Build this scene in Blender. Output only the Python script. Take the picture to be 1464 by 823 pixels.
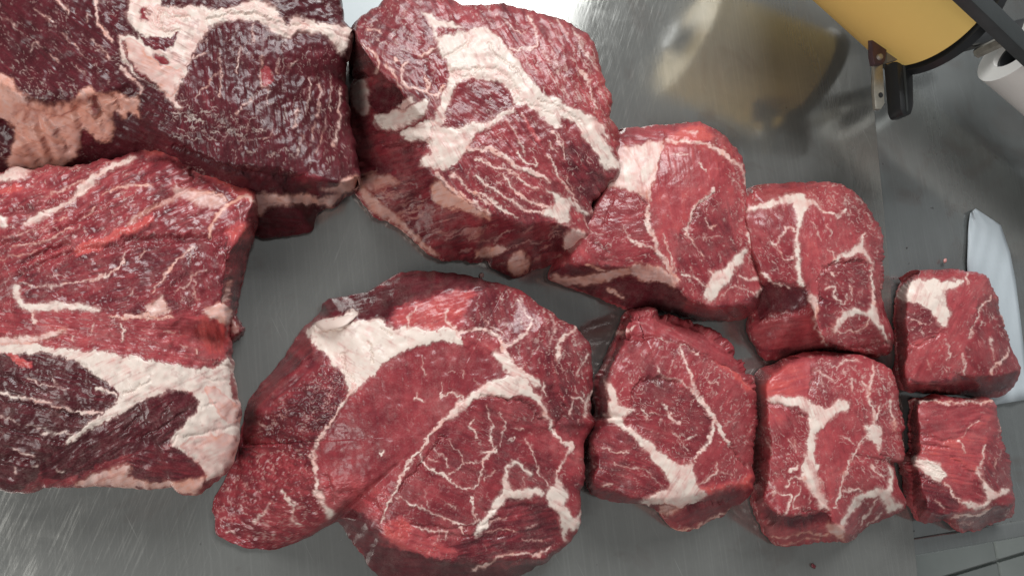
import bpy, bmesh, math, random
import numpy as np
from mathutils import Vector, Matrix

# ------------------------------------------------------------------ clear
for o in list(bpy.data.objects):
    bpy.data.objects.remove(o, do_unlink=True)
scene = bpy.context.scene
COL = scene.collection
rng = np.random.default_rng(7)
random.seed(7)

# ------------------------------------------------------------------ camera
PW, PH = 1464.0, 823.0          # size of the photograph the traces were read from
FOC, CX, CY, CAMH = 1057.0, 732.0, 411.5, 0.62
NADIR = (380.0, 560.0)          # where straight-down falls in the photograph
_n = np.array([NADIR[0]-CX, -(NADIR[1]-CY), -FOC]); _n /= np.linalg.norm(_n)
_zc = -_n
_xc = np.array([1., 0, 0]) - _zc*_zc[0]; _xc /= np.linalg.norm(_xc)
_yc = np.cross(_zc, _xc)
RM = np.array([_xc, _yc, _zc])   # world = RM @ camera

def unproject(px, py, z):
    px = np.asarray(px, float); py = np.asarray(py, float); z = np.asarray(z, float)
    d = np.stack([px-CX, -(py-CY), np.full_like(px, -FOC)], -1) @ RM.T
    t = (z-CAMH)/d[..., 2]
    return np.stack([d[..., 0]*t, d[..., 1]*t, z*np.ones_like(t)], -1)

cam_d = bpy.data.cameras.new('camera')
cam = bpy.data.objects.new('camera', cam_d); COL.objects.link(cam)
m4 = Matrix.Identity(4)
for i in range(3):
    for j in range(3):
        m4[i][j] = RM[i][j]
m4[2][3] = CAMH
cam.matrix_world = m4
cam_d.sensor_fit = 'HORIZONTAL'; cam_d.sensor_width = 36.0
cam_d.lens = 36.0*FOC/PW
cam_d.clip_start = 0.01; cam_d.clip_end = 100
scene.camera = cam

# ------------------------------------------------------------------ world, lamps, exposure
world = bpy.data.worlds.new('World'); scene.world = world
world.use_nodes = True
wb = world.node_tree.nodes['Background']
wb.inputs[0].default_value = (0.93, 0.97, 1.0, 1); wb.inputs[1].default_value = 0.19

def area_lamp(name, loc, target, sx, sy, power, color):
    d = bpy.data.lights.new(name, 'AREA'); d.shape = 'RECTANGLE'; d.size = sx; d.size_y = sy
    d.energy = power; d.color = color
    o = bpy.data.objects.new(name, d); COL.objects.link(o)
    o.location = loc
    o.rotation_euler = (Vector(target)-Vector(loc)).to_track_quat('-Z', 'Y').to_euler()
    return o
area_lamp('window_light', (0.60, 2.15, 2.0), (0.30, 0.1, 0), 2.0, 1.0, 86, (0.97, 0.99, 1.0))
area_lamp('ceiling_light', (-1.45, -1.0, 1.9), (0.5, 0.1, 0), 1.3, 1.3, 36, (1.0, 0.98, 0.95))

scene.render.engine = 'CYCLES'
scene.cycles.use_denoising = True
try: scene.cycles.denoiser = 'OPENIMAGEDENOISE'
except Exception: pass
scene.cycles.max_bounces = 6
vs = scene.view_settings
vs.view_transform = 'Standard'; vs.look = 'None'; vs.exposure = 0.0; vs.gamma = 1.0
vs.use_curve_mapping = False

# ------------------------------------------------------------------ node helpers
def new_mat(name):
    m = bpy.data.materials.new(name); m.use_nodes = True
    nt = m.node_tree
    return m, nt, nt.nodes['Principled BSDF']
def N(nt, t, **kw):
    n = nt.nodes.new(t)
    for k, v in kw.items(): setattr(n, k, v)
    return n
def noise_node(nt, vec, scale, detail=4, rough=0.55, dist=0.0):
    n = N(nt, 'ShaderNodeTexNoise')
    n.inputs['Scale'].default_value = scale; n.inputs['Detail'].default_value = detail
    n.inputs['Roughness'].default_value = rough; n.inputs['Distortion'].default_value = dist
    nt.links.new(vec, n.inputs['Vector'])
    return n
def ramp(nt, fac, stops):
    r = N(nt, 'ShaderNodeValToRGB')
    el = r.color_ramp.elements
    while len(el) < len(stops): el.new(0.5)
    for e, (p, c) in zip(el, stops):
        e.position = p; e.color = (*c, 1) if len(c) == 3 else c
    nt.links.new(fac, r.inputs['Fac'])
    return r
def math_node(nt, op, a, b=None, clamp=False):
    n = N(nt, 'ShaderNodeMath', operation=op, use_clamp=clamp)
    for i, v in enumerate((a, b)):
        if v is None: continue
        if isinstance(v, (int, float)): n.inputs[i].default_value = v
        else: nt.links.new(v, n.inputs[i])
    return n.outputs[0]
def mapr(nt, val, a, b, c, d):
    n = N(nt, 'ShaderNodeMapRange'); nt.links.new(val, n.inputs[0])
    for i, v in enumerate((a, b, c, d)): n.inputs[1+i].default_value = v
    return n.outputs[0]
def mix_col(nt, fac, a, b, mode='MIX'):
    n = N(nt, 'ShaderNodeMix', data_type='RGBA', blend_type=mode)
    for sock, v in ((n.inputs[0], fac), (n.inputs[6], a), (n.inputs[7], b)):
        if isinstance(v, (int, float)): sock.default_value = v
        elif isinstance(v, tuple): sock.default_value = (*v, 1) if len(v) == 3 else v
        else: nt.links.new(v, sock)
    return n.outputs[2]

# ------------------------------------------------------------------ meat material
def meat_material():
    m, nt, bs = new_mat('raw_beef')
    at = N(nt, 'ShaderNodeVertexColor'); at.layer_name = 'pat'
    sep = N(nt, 'ShaderNodeSeparateColor'); nt.links.new(at.outputs['Color'], sep.inputs[0])
    fat, tone, pink, wet = sep.outputs[0], sep.outputs[1], sep.outputs[2], at.outputs['Alpha']
    co = N(nt, 'ShaderNodeTexCoord').outputs['Object']
    n1 = noise_node(nt, co, 260, 5, 0.65)
    n2 = noise_node(nt, co, 900, 3, 0.6)
    n3 = noise_node(nt, co, 60, 4, 0.6, 0.4)
    # lean colour follows the muscle's own tone
    t = math_node(nt, 'ADD', tone, math_node(nt, 'MULTIPLY', math_node(nt, 'SUBTRACT', n1.outputs[0], 0.5), 0.13))
    t = math_node(nt, 'ADD', t, math_node(nt, 'MULTIPLY', math_node(nt, 'SUBTRACT', n3.outputs[0], 0.5), 0.17), clamp=True)
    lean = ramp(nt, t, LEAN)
    # fat colour
    fcol = ramp(nt, pink, FAT)
    fvar = mix_col(nt, mapr(nt, n1.outputs[0], 0.35, 0.75, 0, 0.22), fcol.outputs[0], (0.66, 0.42, 0.37))
    # edge of fat broken up by grain
    fe = math_node(nt, 'ADD', fat, math_node(nt, 'MULTIPLY', math_node(nt, 'SUBTRACT', n2.outputs[0], 0.5), 0.24))
    fm = mapr(nt, fe, 0.03, 0.92, 0, 1)
    col = mix_col(nt, fm, lean.outputs[0], fvar)
    nt.links.new(col, bs.inputs['Base Color'])
    r = mapr(nt, n3.outputs[0], 0.3, 0.7, 0.27, 0.44)
    r = math_node(nt, 'ADD', r, math_node(nt, 'MULTIPLY', fm, 0.12))
    nt.links.new(math_node(nt, 'SUBTRACT', r, math_node(nt, 'MULTIPLY', wet, 0.12)), bs.inputs['Roughness'])
    bs.inputs['IOR'].default_value = 1.42
    bs.inputs['Coat Weight'].default_value = 0.10; bs.inputs['Coat Roughness'].default_value = 0.20
    nt.links.new(math_node(nt, 'ADD', math_node(nt, 'MULTIPLY', wet, 0.35), 0.32, clamp=True), bs.inputs['Specular IOR Level'])
    h = math_node(nt, 'ADD', math_node(nt, 'MULTIPLY', n1.outputs[0], 1.0), math_node(nt, 'MULTIPLY', n2.outputs[0], 0.2))
    b = N(nt, 'ShaderNodeBump'); b.inputs['Distance'].default_value = 0.0010
    nt.links.new(mapr(nt, fm, 0, 1, 0.22, 0.12), b.inputs['Strength'])
    nt.links.new(h, b.inputs['Height']); nt.links.new(b.outputs[0], bs.inputs['Normal'])
    return m
LEAN = [(0.0, (0.066, 0.011, 0.015)), (0.25, (0.115, 0.016, 0.023)), (0.5, (0.240, 0.032, 0.040)),
        (0.75, (0.39, 0.062, 0.070)), (1.0, (0.54, 0.085, 0.078))]
FAT = [(0.0, (0.78, 0.66, 0.58)), (0.45, (0.72, 0.46, 0.41)), (1.0, (0.72, 0.33, 0.24))]
MEAT = meat_material()

# ------------------------------------------------------------------ tileable noise fields (numpy)
def spectral(n, slope, lo, hi, seed):
    r = np.random.default_rng(seed)
    f = np.fft.fftfreq(n)*n
    k = np.hypot(*np.meshgrid(f, f)); k[0, 0] = 1
    amp = k**(-slope)*(k >= lo)*(k <= hi)
    a = np.real(np.fft.ifft2(np.fft.fft2(r.standard_normal((n, n)))*amp))
    return ((a-a.mean())/a.std()).astype(np.float32)
TEX = [spectral(512, 1.2, 6, 90, 11), spectral(512, 0.6, 10, 40, 12), spectral(512, 0.4, 14, 26, 13)]
def worley(n, cells, seed):
    r = np.random.default_rng(seed); j = r.random((cells, cells, 2))
    g = (np.arange(n)+.5)/n*cells
    X, Y = np.meshgrid(g, g); ix = np.floor(X).astype(int); iy = np.floor(Y).astype(int)
    d1 = np.full((n, n), 9.); d2 = np.full((n, n), 9.)
    for dx in (-1, 0, 1):
        for dy in (-1, 0, 1):
            cx = (ix+dx) % cells; cy = (iy+dy) % cells
            d = np.hypot(ix+dx+j[cy, cx, 0]-X, iy+dy+j[cy, cx, 1]-Y)
            nd1 = np.minimum(d1, d); d2 = np.minimum(d2, np.maximum(d1, d)); d1 = nd1
    return (d2-d1).astype(np.float32)
CELL = worley(512, 16, 5)
def samp(tex, u, v):
    n = tex.shape[0]
    u = np.mod(u, n); v = np.mod(v, n)
    i = np.floor(u).astype(np.int32); j = np.floor(v).astype(np.int32)
    fu = (u-i).astype(np.float32); fv = (v-j).astype(np.float32)
    i %= n; j %= n; i1 = (i+1) % n; j1 = (j+1) % n
    return (tex[j, i]*(1-fu)+tex[j, i1]*fu)*(1-fv)+(tex[j1, i]*(1-fu)+tex[j1, i1]*fu)*fv
def sstep(a, b, x):
    t = np.clip((x-a)/(b-a), 0, 1); return t*t*(3-2*t)

# ------------------------------------------------------------------ reading traces
CROPS = dict(W=(0, 0, 1), A1=(0, 0, 3.048), A2=(250, 0, 2.352), cA=(0, 0, 2.352), B1=(0, 200, 3.164), B2=(180, 200, 3.164),
    B3=(0, 440, 3.05), B4=(180, 440, 2.941), cB=(0, 200, 1.5825), C1=(490, 0, 3.919), C2=(680, 0, 3.919), C3=(490, 190, 3.919),
    C4=(680, 190, 3.576), cC=(490, 0, 2.0073), D1=(290, 380, 3.741), D2=(560, 380, 3.74), D3=(290, 580, 3.386),
    D4=(560, 580, 3.387), cD=(290, 380, 1.8586), E=(780, 160, 2.573), F=(820, 430, 2.4207), G=(1050, 250, 3.05),
    H=(1060, 490, 2.744), I=(1260, 280, 2.745), J=(1260, 540, 2.907))
def pts(s, dflt=None):
    out = []; ox, oy, k = CROPS['W']; third = dflt
    for tok in s.split():
        if tok[0].isalpha():
            ox, oy, k = CROPS[tok]; continue
        v = [float(q) for q in tok.split(',')]
        if len(v) > 2: third = v[2]
        out.append((ox+v[0]/k, oy+v[1]/k, third if third is not None else 0.0))
    return np.array(out)
def chaikin(p, closed, n=1):
    for _ in range(n):
        if closed: q = np.roll(p, -1, 0); a = p*.8+q*.2; b = p*.2+q*.8; p = np.stack([a, b], 1).reshape(-1, p.shape[1])
        elif len(p) > 2:
            a = p[:-1]*.78+p[1:]*.22; b = p[:-1]*.22+p[1:]*.78
            p = np.concatenate([p[:1], np.stack([a, b], 1).reshape(-1, p.shape[1]), p[-1:]])
    return p
def seg_dist(x, y, p, closed, width=False):
    """distance to a polyline (minus half its local width if asked)"""
    best = np.full(x.shape, 1e6, np.float32)
    n = len(p)
    for i in range(n if closed else n-1):
        a = p[i]; b = p[(i+1) % n]; d = b[:2]-a[:2]; L = d.dot(d)+1e-9
        t = np.clip(((x-a[0])*d[0]+(y-a[1])*d[1])/L, 0, 1)
        q = np.hypot(x-a[0]-t*d[0], y-a[1]-t*d[1])
        if width: q = q-.37*(a[2]+t*(b[2]-a[2]))
        np.minimum(best, q, out=best)
    return best
def inside(x, y, p):
    r = np.zeros(x.shape, bool); n = len(p)
    for i in range(n):
        a = p[i]; b = p[(i+1) % n]
        if a[1] == b[1]: continue
        c = ((a[1] > y) != (b[1] > y))
        c &= x < (b[0]-a[0])*(y-a[1])/(b[1]-a[1])+a[0]
        r ^= c
    return r
def ray_hits(c, ang, p, closed, far=True):
    """distance (and third value) along rays from c to a polyline"""
    dx, dy = np.cos(ang), np.sin(ang)
    best = np.full(ang.shape, -1.0); z = np.zeros(ang.shape); n = len(p)
    for i in range(n if closed else n-1):
        a = p[i]; b = p[(i+1) % n]
        ex, ey = b[0]-a[0], b[1]-a[1]
        den = dx*ey-dy*ex; den = np.where(abs(den) < 1e-9, 1e-9, den)
        ax, ay = a[0]-c[0], a[1]-c[1]
        t = (ax*ey-ay*ex)/den; s = (ax*dy-ay*dx)/den
        ok = (t > 0) & (s >= -1e-6) & (s <= 1+1e-6) & (t > best)
        best = np.where(ok, t, best); z = np.where(ok, a[2]+s*(b[2]-a[2]), z)
    return best, z
def smooth_ring(a, k):
    if k < 1: return a
    w = np.hanning(2*k+3)[1:-1]; w /= w.sum()
    e = np.concatenate([a[-k:], a, a[:k]])
    return np.convolve(e, w, 'same')[k:-k]

# ------------------------------------------------------------------ building one piece of meat
def link_empty(name, loc):
    o = bpy.data.objects.new(name, None); o.empty_display_size = 0.02
    COL.objects.link(o); o.location = loc
    return o
def describe(o, label, cat, group=None, kind=None):
    o['label'] = label; o['category'] = cat
    if group: o['group'] = group
    if kind: o['kind'] = kind

SURF = {}; ROOTS = {}
def build_piece(spec):
    c = np.array(spec['c'], float); nt_, nr = spec['res']
    sil = chaikin(pts(spec['sil'], spec.get('zs', 4.0)), True, 1)
    ang = np.linspace(0, 2*np.pi, nt_, endpoint=False)
    R, zs = ray_hits(c, ang, sil, True)
    R = smooth_ring(R, 1)
    sd0 = spec.get('seed', 1)*37.0
    jit = samp(TEX[0], ang*110+sd0, np.full(nt_, sd0))*1.0+samp(TEX[1], ang*300+sd0, np.full(nt_, sd0*2))*0.35
    zs = smooth_ring(zs, 12)
    rho = np.ones(nt_); zr = zs.copy()
    for rp in spec.get('rim', []):
        p = chaikin(pts(rp, spec['h']), False, 2)
        t, z = ray_hits(c, ang, p, False)
        ok = (t > 0) & (t < R*0.995)
        rho = np.where(ok, np.minimum(rho, t/R), rho); zr = np.where(ok, z, zr)
    # walls that face the camera but were not traced: near vertical, down to the table
    Rs = smooth_ring(R, 12)
    sx, sy = c[0]+np.cos(ang)*Rs, c[1]+np.sin(ang)*Rs
    tx, ty = np.roll(sx, -3)-np.roll(sx, 3), np.roll(sy, -3)-np.roll(sy, 3)
    ox, oy = ty, -tx; on = np.hypot(ox, oy)+1e-9; ox, oy = ox/on, oy/on
    sg = np.sign(ox*np.cos(ang)+oy*np.sin(ang)); ox, oy = ox*sg, oy*sg
    nx, ny = NADIR[0]-sx, NADIR[1]-sy
    fpx = (ox*nx+oy*ny)                       # distance to the nadir times facing
    fpx = smooth_ring(fpx, 25)
    wall = np.clip(fpx, 0, 2000)*(spec['h']-1.0)/(62-spec['h'])*spec.get('wallk', .62)
    auto = (rho > .995) & (wall > 5)
    rho = np.where(auto, 1-np.minimum(wall/Rs, .22), rho); zr = np.where(auto, spec['h']-.5, zr); zs = np.where(auto, np.minimum(zs, .5), zs)
    hid = (rho > .995).astype(float)
    rho = smooth_ring(rho, 18); zr = smooth_ring(zr, 24); zs = smooth_ring(zs, 20)
    hid = smooth_ring(hid, 6)
    r = np.linspace(0, 1, nr+1)[1:]
    RR = R[None]*r[:, None]+jit[None]*r[:, None]**12
    PX = c[0]+np.cos(ang)[None]*RR
    PY = c[1]+np.sin(ang)[None]*RR
    rho = np.where(rho < .985, rho*(1+.02*smooth_ring(samp(TEX[0], ang*60+sd0*2, np.full(nt_, sd0)), 6)), rho); rho = np.minimum(rho, 1)
    rr = r[:, None]; rh = np.maximum(rho, .05)[None]
    w = np.clip(rr/rh, 0, 1)
    zc = spec['h']+spec.get('dome', .4)
    Z = zc+(zr[None]-zc)*w**3.0
    q = np.clip((rr-rh)/np.maximum(1-rh, .004), 0, 1)
    Z = Z+(zs-zr)[None]*q**spec.get('sidepow', 1.1)
    dl = 8.0/np.maximum(R, 20)[None]
    u = np.clip((rr-(1-dl))/dl, 0, 1)
    Z = Z-spec.get('round', .55)*(1-np.sqrt(np.maximum(1-u*u*.98, 0)))*hid[None]
    for s in spec.get('bump', []):
        for x, y, dz in pts(s[1]):
            Z = Z+dz*np.exp(-((PX-x)**2+(PY-y)**2)/(2*s[0]**2))
    # soften the rim crease along the radius
    for _ in range(spec.get('soft', 9)):
        Z[1:-1] = .25*Z[:-2]+.5*Z[1:-1]+.25*Z[2:]
    Z = np.maximum(Z, .35)
    top = unproject(PX, PY, Z*.01)
    cen = unproject(c[0], c[1], zc*.01)
    # skirt down to the table
    ns = spec.get('ns', 12)
    edge = top[-1]
    out = edge[:, :2]-cen[:2]; out /= np.linalg.norm(out, axis=1)[:, None]+1e-9
    sk = []
    for k in range(1, ns+1):
        s = k/ns
        off = (0.0035*math.sin(math.pi*min(1, s*1.3))-0.006*s*s)*np.clip(edge[:, 2]/.05, 0.1, 1)
        zz = edge[:, 2]*(1-s)+.0012*s
        sk.append(np.concatenate([edge[:, :2]+out*off[:, None], zz[:, None]], 1))
    sk = np.array(sk)
    grid = np.concatenate([top, sk], 0)
    nrow = grid.shape[0]
    # chart coordinates: the traced ones on the seen faces, carried on down the skirt
    SX = np.stack([PX[-1]+np.cos(ang)*k*2.5 for k in range(1, ns+1)]); SY = np.stack([PY[-1]+np.sin(ang)*k*2.5 for k in range(1, ns+1)])
    ux = np.concatenate([PX, SX]).ravel(); uy = np.concatenate([PY, SY]).ravel()
    ux = np.append(ux, [c[0], c[0]]); uy = np.append(uy, [c[1], c[1]])
    bot = grid[-1].mean(0); bot[2] = .0012
    V = np.concatenate([grid.reshape(-1, 3), cen[None], bot[None]])
    nv = len(V)
    fx = np.concatenate([PX, np.repeat(PX[-1:], ns, 0)]).ravel(); fy = np.concatenate([PY, np.repeat(PY[-1:], ns, 0)]).ravel()
    fx = np.append(fx, [c[0], c[0]]); fy = np.append(fy, [c[1], c[1]])
    # ---------------- the pattern of muscle and fat
    wx = fx+samp(TEX[0], ux*2.2+sd0, uy*2.2)*1.0+samp(TEX[0], ux*.7, uy*.7+sd0)*1.2+samp(TEX[1], ux*1.6, uy*1.6+sd0)*.35
    wy = fy+samp(TEX[0], ux*2.2+90, uy*2.2+sd0)*1.0+samp(TEX[0], ux*.7+200, uy*.7+sd0)*1.2+samp(TEX[1], ux*1.6+99, uy*1.6+sd0)*.35
    tone = np.full(nv, spec.get('tone', .5)); fat = np.zeros(nv); pink = np.full(nv, .25); wet = np.full(nv, spec.get('wet', .4))
    a0 = math.radians(spec.get('fib', 0)); fa = np.full(nv, a0); fs = np.full(nv, spec.get('fs', .5)); marb = np.full(nv, spec.get('marb', .25))
    cob = np.zeros(nv); haze = np.full(nv, spec.get('haze', .05)); disp = np.zeros(nv); part = np.zeros(nv, np.int32); names = ['lean_meat']; plabel = [None]
    def sel(p, mg):
        return np.nonzero((wx > p[:, 0].min()-mg) & (wx < p[:, 0].max()+mg) & (wy > p[:, 1].min()-mg) & (wy < p[:, 1].max()+mg))[0]
    def poly(s, soft):
        p = chaikin(pts(s), True, 1); k = sel(p, soft+4)
        d = seg_dist(wx[k], wy[k], p, True); d = np.where(inside(wx[k], wy[k], p), -d, d)
        return k, d
    for f in spec['feat']:
        kind = f[0]
        if kind == 'M':            # a muscle: tone, fibre angle, fibre strength, marbling
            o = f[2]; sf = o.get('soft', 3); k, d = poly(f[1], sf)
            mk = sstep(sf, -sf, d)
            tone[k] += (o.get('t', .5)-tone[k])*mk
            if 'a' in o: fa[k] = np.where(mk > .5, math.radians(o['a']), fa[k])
            if 'fs' in o: fs[k] += (o['fs']-fs[k])*mk
            if 'm' in o: marb[k] += (o['m']-marb[k])*mk
            if 'cob' in o: cob[k] += (o['cob']-cob[k])*mk
            if 'wet' in o: wet[k] += (o['wet']-wet[k])*mk
            if 'dz' in o: disp[k] += o['dz']*sstep(o.get('ds', 6), -o.get('ds', 6), d)
            if o.get('over'): fat[k] *= 1-mk
            if 'haze' in o: haze[k] += (o['haze']-haze[k])*mk
            if 'part' in o:
                part[k] = np.where(d < 0, len(names), part[k]); names.append(o['part']); plabel.append(o.get('label'))
        elif kind == 'P':          # a sheet or block of fat
            o = f[2] if len(f) > 2 else {}; sf = o.get('soft', 2.4); k, d = poly(f[1], 8)
            mk = sstep(sf, -sf, d)*o.get('i', 1.0)
            fat[k] = np.maximum(fat[k], mk); fat[k] = np.maximum(fat[k], .30*sstep(5, 0, d)*o.get('i', 1.0))
            pink[k] += (o.get('p', .15)+.35*sstep(-1.5, 2, d)-pink[k])*sstep(5, 1, d)
            disp[k] += .5*o.get('dz', .7)*sstep(6, -6, d)
            if o.get('part', True):
                part[k] = np.where(d < 0, len(names), part[k]); names.append('fat_seam'); plabel.append(o.get('label'))
        elif kind == 'L':          # a vein of fat
            o = f[2] if len(f) > 2 else {}
            for ss in f[1].split('/'):
                p = chaikin(pts(ss, 3.0), False, 1); k = sel(p, 12)
                d = seg_dist(wx[k], wy[k], p, False, True)
                wd = p[:, 2].max(); inten = o.get('i', min(1, .34+wd*.13))
                mk = sstep(1.1, -.9, d+samp(TEX[1], ux[k]*2, uy[k]*2)*.3)*inten*(1+.18*samp(TEX[0], ux[k]*1.5, uy[k]*1.5))
                fat[k] = np.maximum(fat[k], mk); fat[k] = np.maximum(fat[k], .26*inten*sstep(3.5, 0, d))
                pink[k] += (o.get('p', .2)+.16+.3*sstep(-.8, 1.5, d)-pink[k])*sstep(3.5, .5, d)
                disp[k] += .6*o.get('dz', .25)*sstep(3, -2, d)
        elif kind == 'G':          # a crease between muscles
            for ss in f[1].split('/'):
                p = chaikin(pts(ss, 5.0), False, 2); k = sel(p, 26)
                d = seg_dist(wx[k], wy[k], p, False)
                wv = p[0, 2]
                disp[k] -= f[2]*np.exp(-(d/wv)**2)
        elif kind == 'R':          # a raised fold
            for ss in f[1].split('/'):
                p = chaikin(pts(ss, 5.0), False, 2); k = sel(p, 30)
                d = seg_dist(wx[k], wy[k], p, False); wv = p[0, 2]
                disp[k] += f[2]*np.exp(-(d/wv)**2)
        elif kind == 'H':          # many short pale streaks inside an area, of fat and of painted glints
            o = f[2]; p = pts(f[1]); bx = p[:, 0].min(), p[:, 0].max(); by = p[:, 1].min(), p[:, 1].max()
            rr_ = np.random.default_rng(o.get('s', 3)); n = 0; guard = 0
            while n < o['n'] and guard < 4000:
                guard += 1
                x = rr_.uniform(*bx); y = rr_.uniform(*by)
                if not inside(np.array([x]), np.array([y]), p)[0]: continue
                n += 1
                a = math.radians(o['a']+rr_.normal(0, o.get('da', 9))); L = o['l']*rr_.uniform(.4, 1.3); wdt = o['w']*rr_.uniform(.5, 1.3)
                bend = rr_.normal(0, .14); m = 5; q = []
                for e in range(m):
                    s = e/(m-1)-.5; aa = a+bend*s*2
                    q.append((x+math.cos(aa)*L*s+rr_.normal(0, .6), y+math.sin(aa)*L*s+rr_.normal(0, .6), wdt*(1-1.7*abs(s))+.3))
                q = np.array(q); k = sel(q, 5)
                if not len(k): continue
                d = seg_dist(wx[k], wy[k], q, False, True)
                mk = sstep(.9, -.8, d)*o.get('i', .65)*rr_.uniform(.5, .95)
                fat[k] = np.maximum(fat[k], mk); disp[k] += o.get('dz', .1)*mk
                pink[k] += (o.get('p', .3)-pink[k])*(mk > .2)
    # fibres and marbling
    fat = fat*(1-.28*sstep(.5, 2.2, samp(TEX[0], ux*1.3+sd0*7, uy*1.3)))
    pink = pink+samp(TEX[0], ux*.9+sd0*3, uy*.9)*.10+samp(TEX[0], ux*2.3, uy*2.3+sd0)*.05
    tone = .5+(tone-.5)*1.25+samp(TEX[0], ux*.33+sd0*4, uy*.33)*.035
    ca, sa = np.cos(fa), np.sin(fa)
    al = ux*ca+uy*sa; ac = -ux*sa+uy*ca
    st = samp(TEX[0], al*.35+sd0, ac*2.6+sd0)
    st2 = samp(TEX[1], al*.5+sd0*3, ac*3.2)
    fat = fat*(1-.24*sstep(.5, 1.9, st)); pink = pink+.09*st*(fat > .4)
    lean = 1-np.clip(fat, 0, 1)
    tone = tone+(st*.022+st2*.018)*fs*lean*2+samp(TEX[0], ux*.5+sd0, uy*.5)*.045
    v1 = samp(TEX[1], al*1.0+sd0*5+samp(TEX[0], ux, uy)*3, ac*1.9+samp(TEX[0], ux+77, uy)*3)
    gate = samp(TEX[0], ux*.8+300, uy*.8+sd0)
    vein = sstep(.22, .02, np.abs(v1))*sstep(.9-marb*2.2, 1.6-marb*2.2, gate+.4)*np.clip(marb*1.5, 0, .5)
    v2 = samp(TEX[1], ux*2.1+sd0, uy*2.1+40)
    speck = sstep(1.5, 2.4, v2)*np.clip(marb*.7, 0, .3)
    fat = np.maximum(fat, np.maximum(vein, speck)*lean)
    fat = np.maximum(fat, haze*(1+.35*samp(TEX[0], ux*.8+sd0, uy*.8+9)))
    disp = disp+(st*.085+st2*.06)*fs*(lean+.15*(1-lean))+samp(TEX[0], ux*.55+sd0, uy*.55)*spec.get('lump', .7)*.55*(1-.35*np.clip(fat, 0, 1))+samp(TEX[0], ux*1.6, uy*1.6+sd0)*spec.get('rough', .075)*(1-.75*np.clip(fat, 0, 1))
    cl = samp(CELL, al*1.5+samp(TEX[0], ux*2, uy*2)*5, ac*2.5+samp(TEX[0], ux*2+50, uy*2)*5)
    disp = disp+cob*(np.clip(cl, 0, .5)-.25)*2.3
    tone = tone+cob*(np.clip(cl, 0, .5)-.25)*-.30*lean
    fat = np.maximum(fat, cob*.38*sstep(.10, .02, cl)*sstep(-.6, .8, samp(TEX[0], ux*.7+40, uy*.7)))
    disp += (1-lean)*samp(TEX[0], ux*.45+sd0*2, uy*.45)*.35
    wet = np.clip(wet+samp(TEX[0], ux*1.1, uy*1.1+sd0)*.15, 0, 1)
    ramp_edge = np.ones(nv)
    ramp_edge[nr*nt_:nrow*nt_] = np.repeat(np.linspace(1, 0, ns), nt_)
    disp *= ramp_edge; disp[-1] = 0
    # ---------------- faces
    i = np.arange(nt_); i1 = (i+1) % nt_
    F = []
    for row in range(nrow-1):
        a, b = row*nt_, (row+1)*nt_
        F.append(np.stack([a+i, a+i1, b+i1, b+i], 1))
    quads = np.concatenate(F)[:, ::-1] if False else np.concatenate(F)
    tri = np.concatenate([np.stack([np.full(nt_, nv-2), i1, i], 1), np.stack([np.full(nt_, nv-1), (nrow-1)*nt_+i, (nrow-1)*nt_+i1], 1)])
    # orientation: screen y runs down, so this winding faces up; check and flip
    p0, p1, p2 = V[quads[nt_*10, 0]], V[quads[nt_*10, 1]], V[quads[nt_*10, 2]]
    if np.cross(p1-p0, p2-p0)[2] < 0: quads = quads[:, ::-1]; 
    p0, p1, p2 = V[tri[0]]
    if np.cross(p1-p0, p2-p0)[2] < 0: tri = tri[:, ::-1]
    # vertex normals of the whole body
    def normals(V):
        n = np.zeros_like(V)
        fn = np.cross(V[quads[:, 2]]-V[quads[:, 0]], V[quads[:, 3]]-V[quads[:, 1]])
        ft = np.cross(V[tri[:, 1]]-V[tri[:, 0]], V[tri[:, 2]]-V[tri[:, 0]])
        for k in range(4):
            for ax in range(3): n[:, ax] += np.bincount(quads[:, k], fn[:, ax], len(V))
        for k in range(3):
            for ax in range(3): n[:, ax] += np.bincount(tri[:, k], ft[:, ax], len(V))
        return n/(np.linalg.norm(n, axis=1)[:, None]+1e-12)
    V = V+normals(V)*(disp*.001)[:, None]
    V[:, 2] = np.maximum(V[:, 2], .0012)
    NV = normals(V)
    SURF[spec['seed']] = (fx[:nr*nt_], fy[:nr*nt_], V[:nr*nt_])
    # ---------------- one mesh per part
    base = ROOTS.get(spec.get('under'))
    origin = np.array([cen[0], cen[1], 0.0])
    root = base if base else link_empty(spec['name'], origin)
    if not base: describe(root, spec['label'], spec['cat'], spec.get('group'))
    else: origin = np.array(base.location)
    ROOTS[spec['seed']] = root
    qp = part[quads[:, 2]]; tp = part[tri[:, 1]]
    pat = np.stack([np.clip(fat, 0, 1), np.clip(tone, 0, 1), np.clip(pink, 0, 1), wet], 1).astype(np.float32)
    # tiny parts melt back into the lean body
    for pi in range(len(names)):
        fq = quads[qp == pi]; ft = tri[tp == pi]
        if len(fq)+len(ft) < 12: continue
        nm = spec.get('bodyname', names[0]) if pi == 0 else names[pi]
        used = np.unique(np.concatenate([fq.ravel(), ft.ravel()]))
        mp = np.zeros(nv, np.int32); mp[used] = np.arange(len(used))
        me = bpy.data.meshes.new(nm)
        me.vertices.add(len(used)); me.vertices.foreach_set('co', (V[used]-origin).astype(np.float32).ravel())
        loops = np.concatenate([mp[fq].ravel(), mp[ft].ravel()])
        me.loops.add(len(loops)); me.loops.foreach_set('vertex_index', loops.astype(np.int32))
        starts = np.concatenate([np.arange(len(fq))*4, len(fq)*4+np.arange(len(ft))*3]).astype(np.int32)
        me.polygons.add(len(starts)); me.polygons.foreach_set('loop_start', starts)
        me.polygons.foreach_set('use_smooth', np.ones(len(starts), bool))
        me.update(calc_edges=True)
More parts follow.
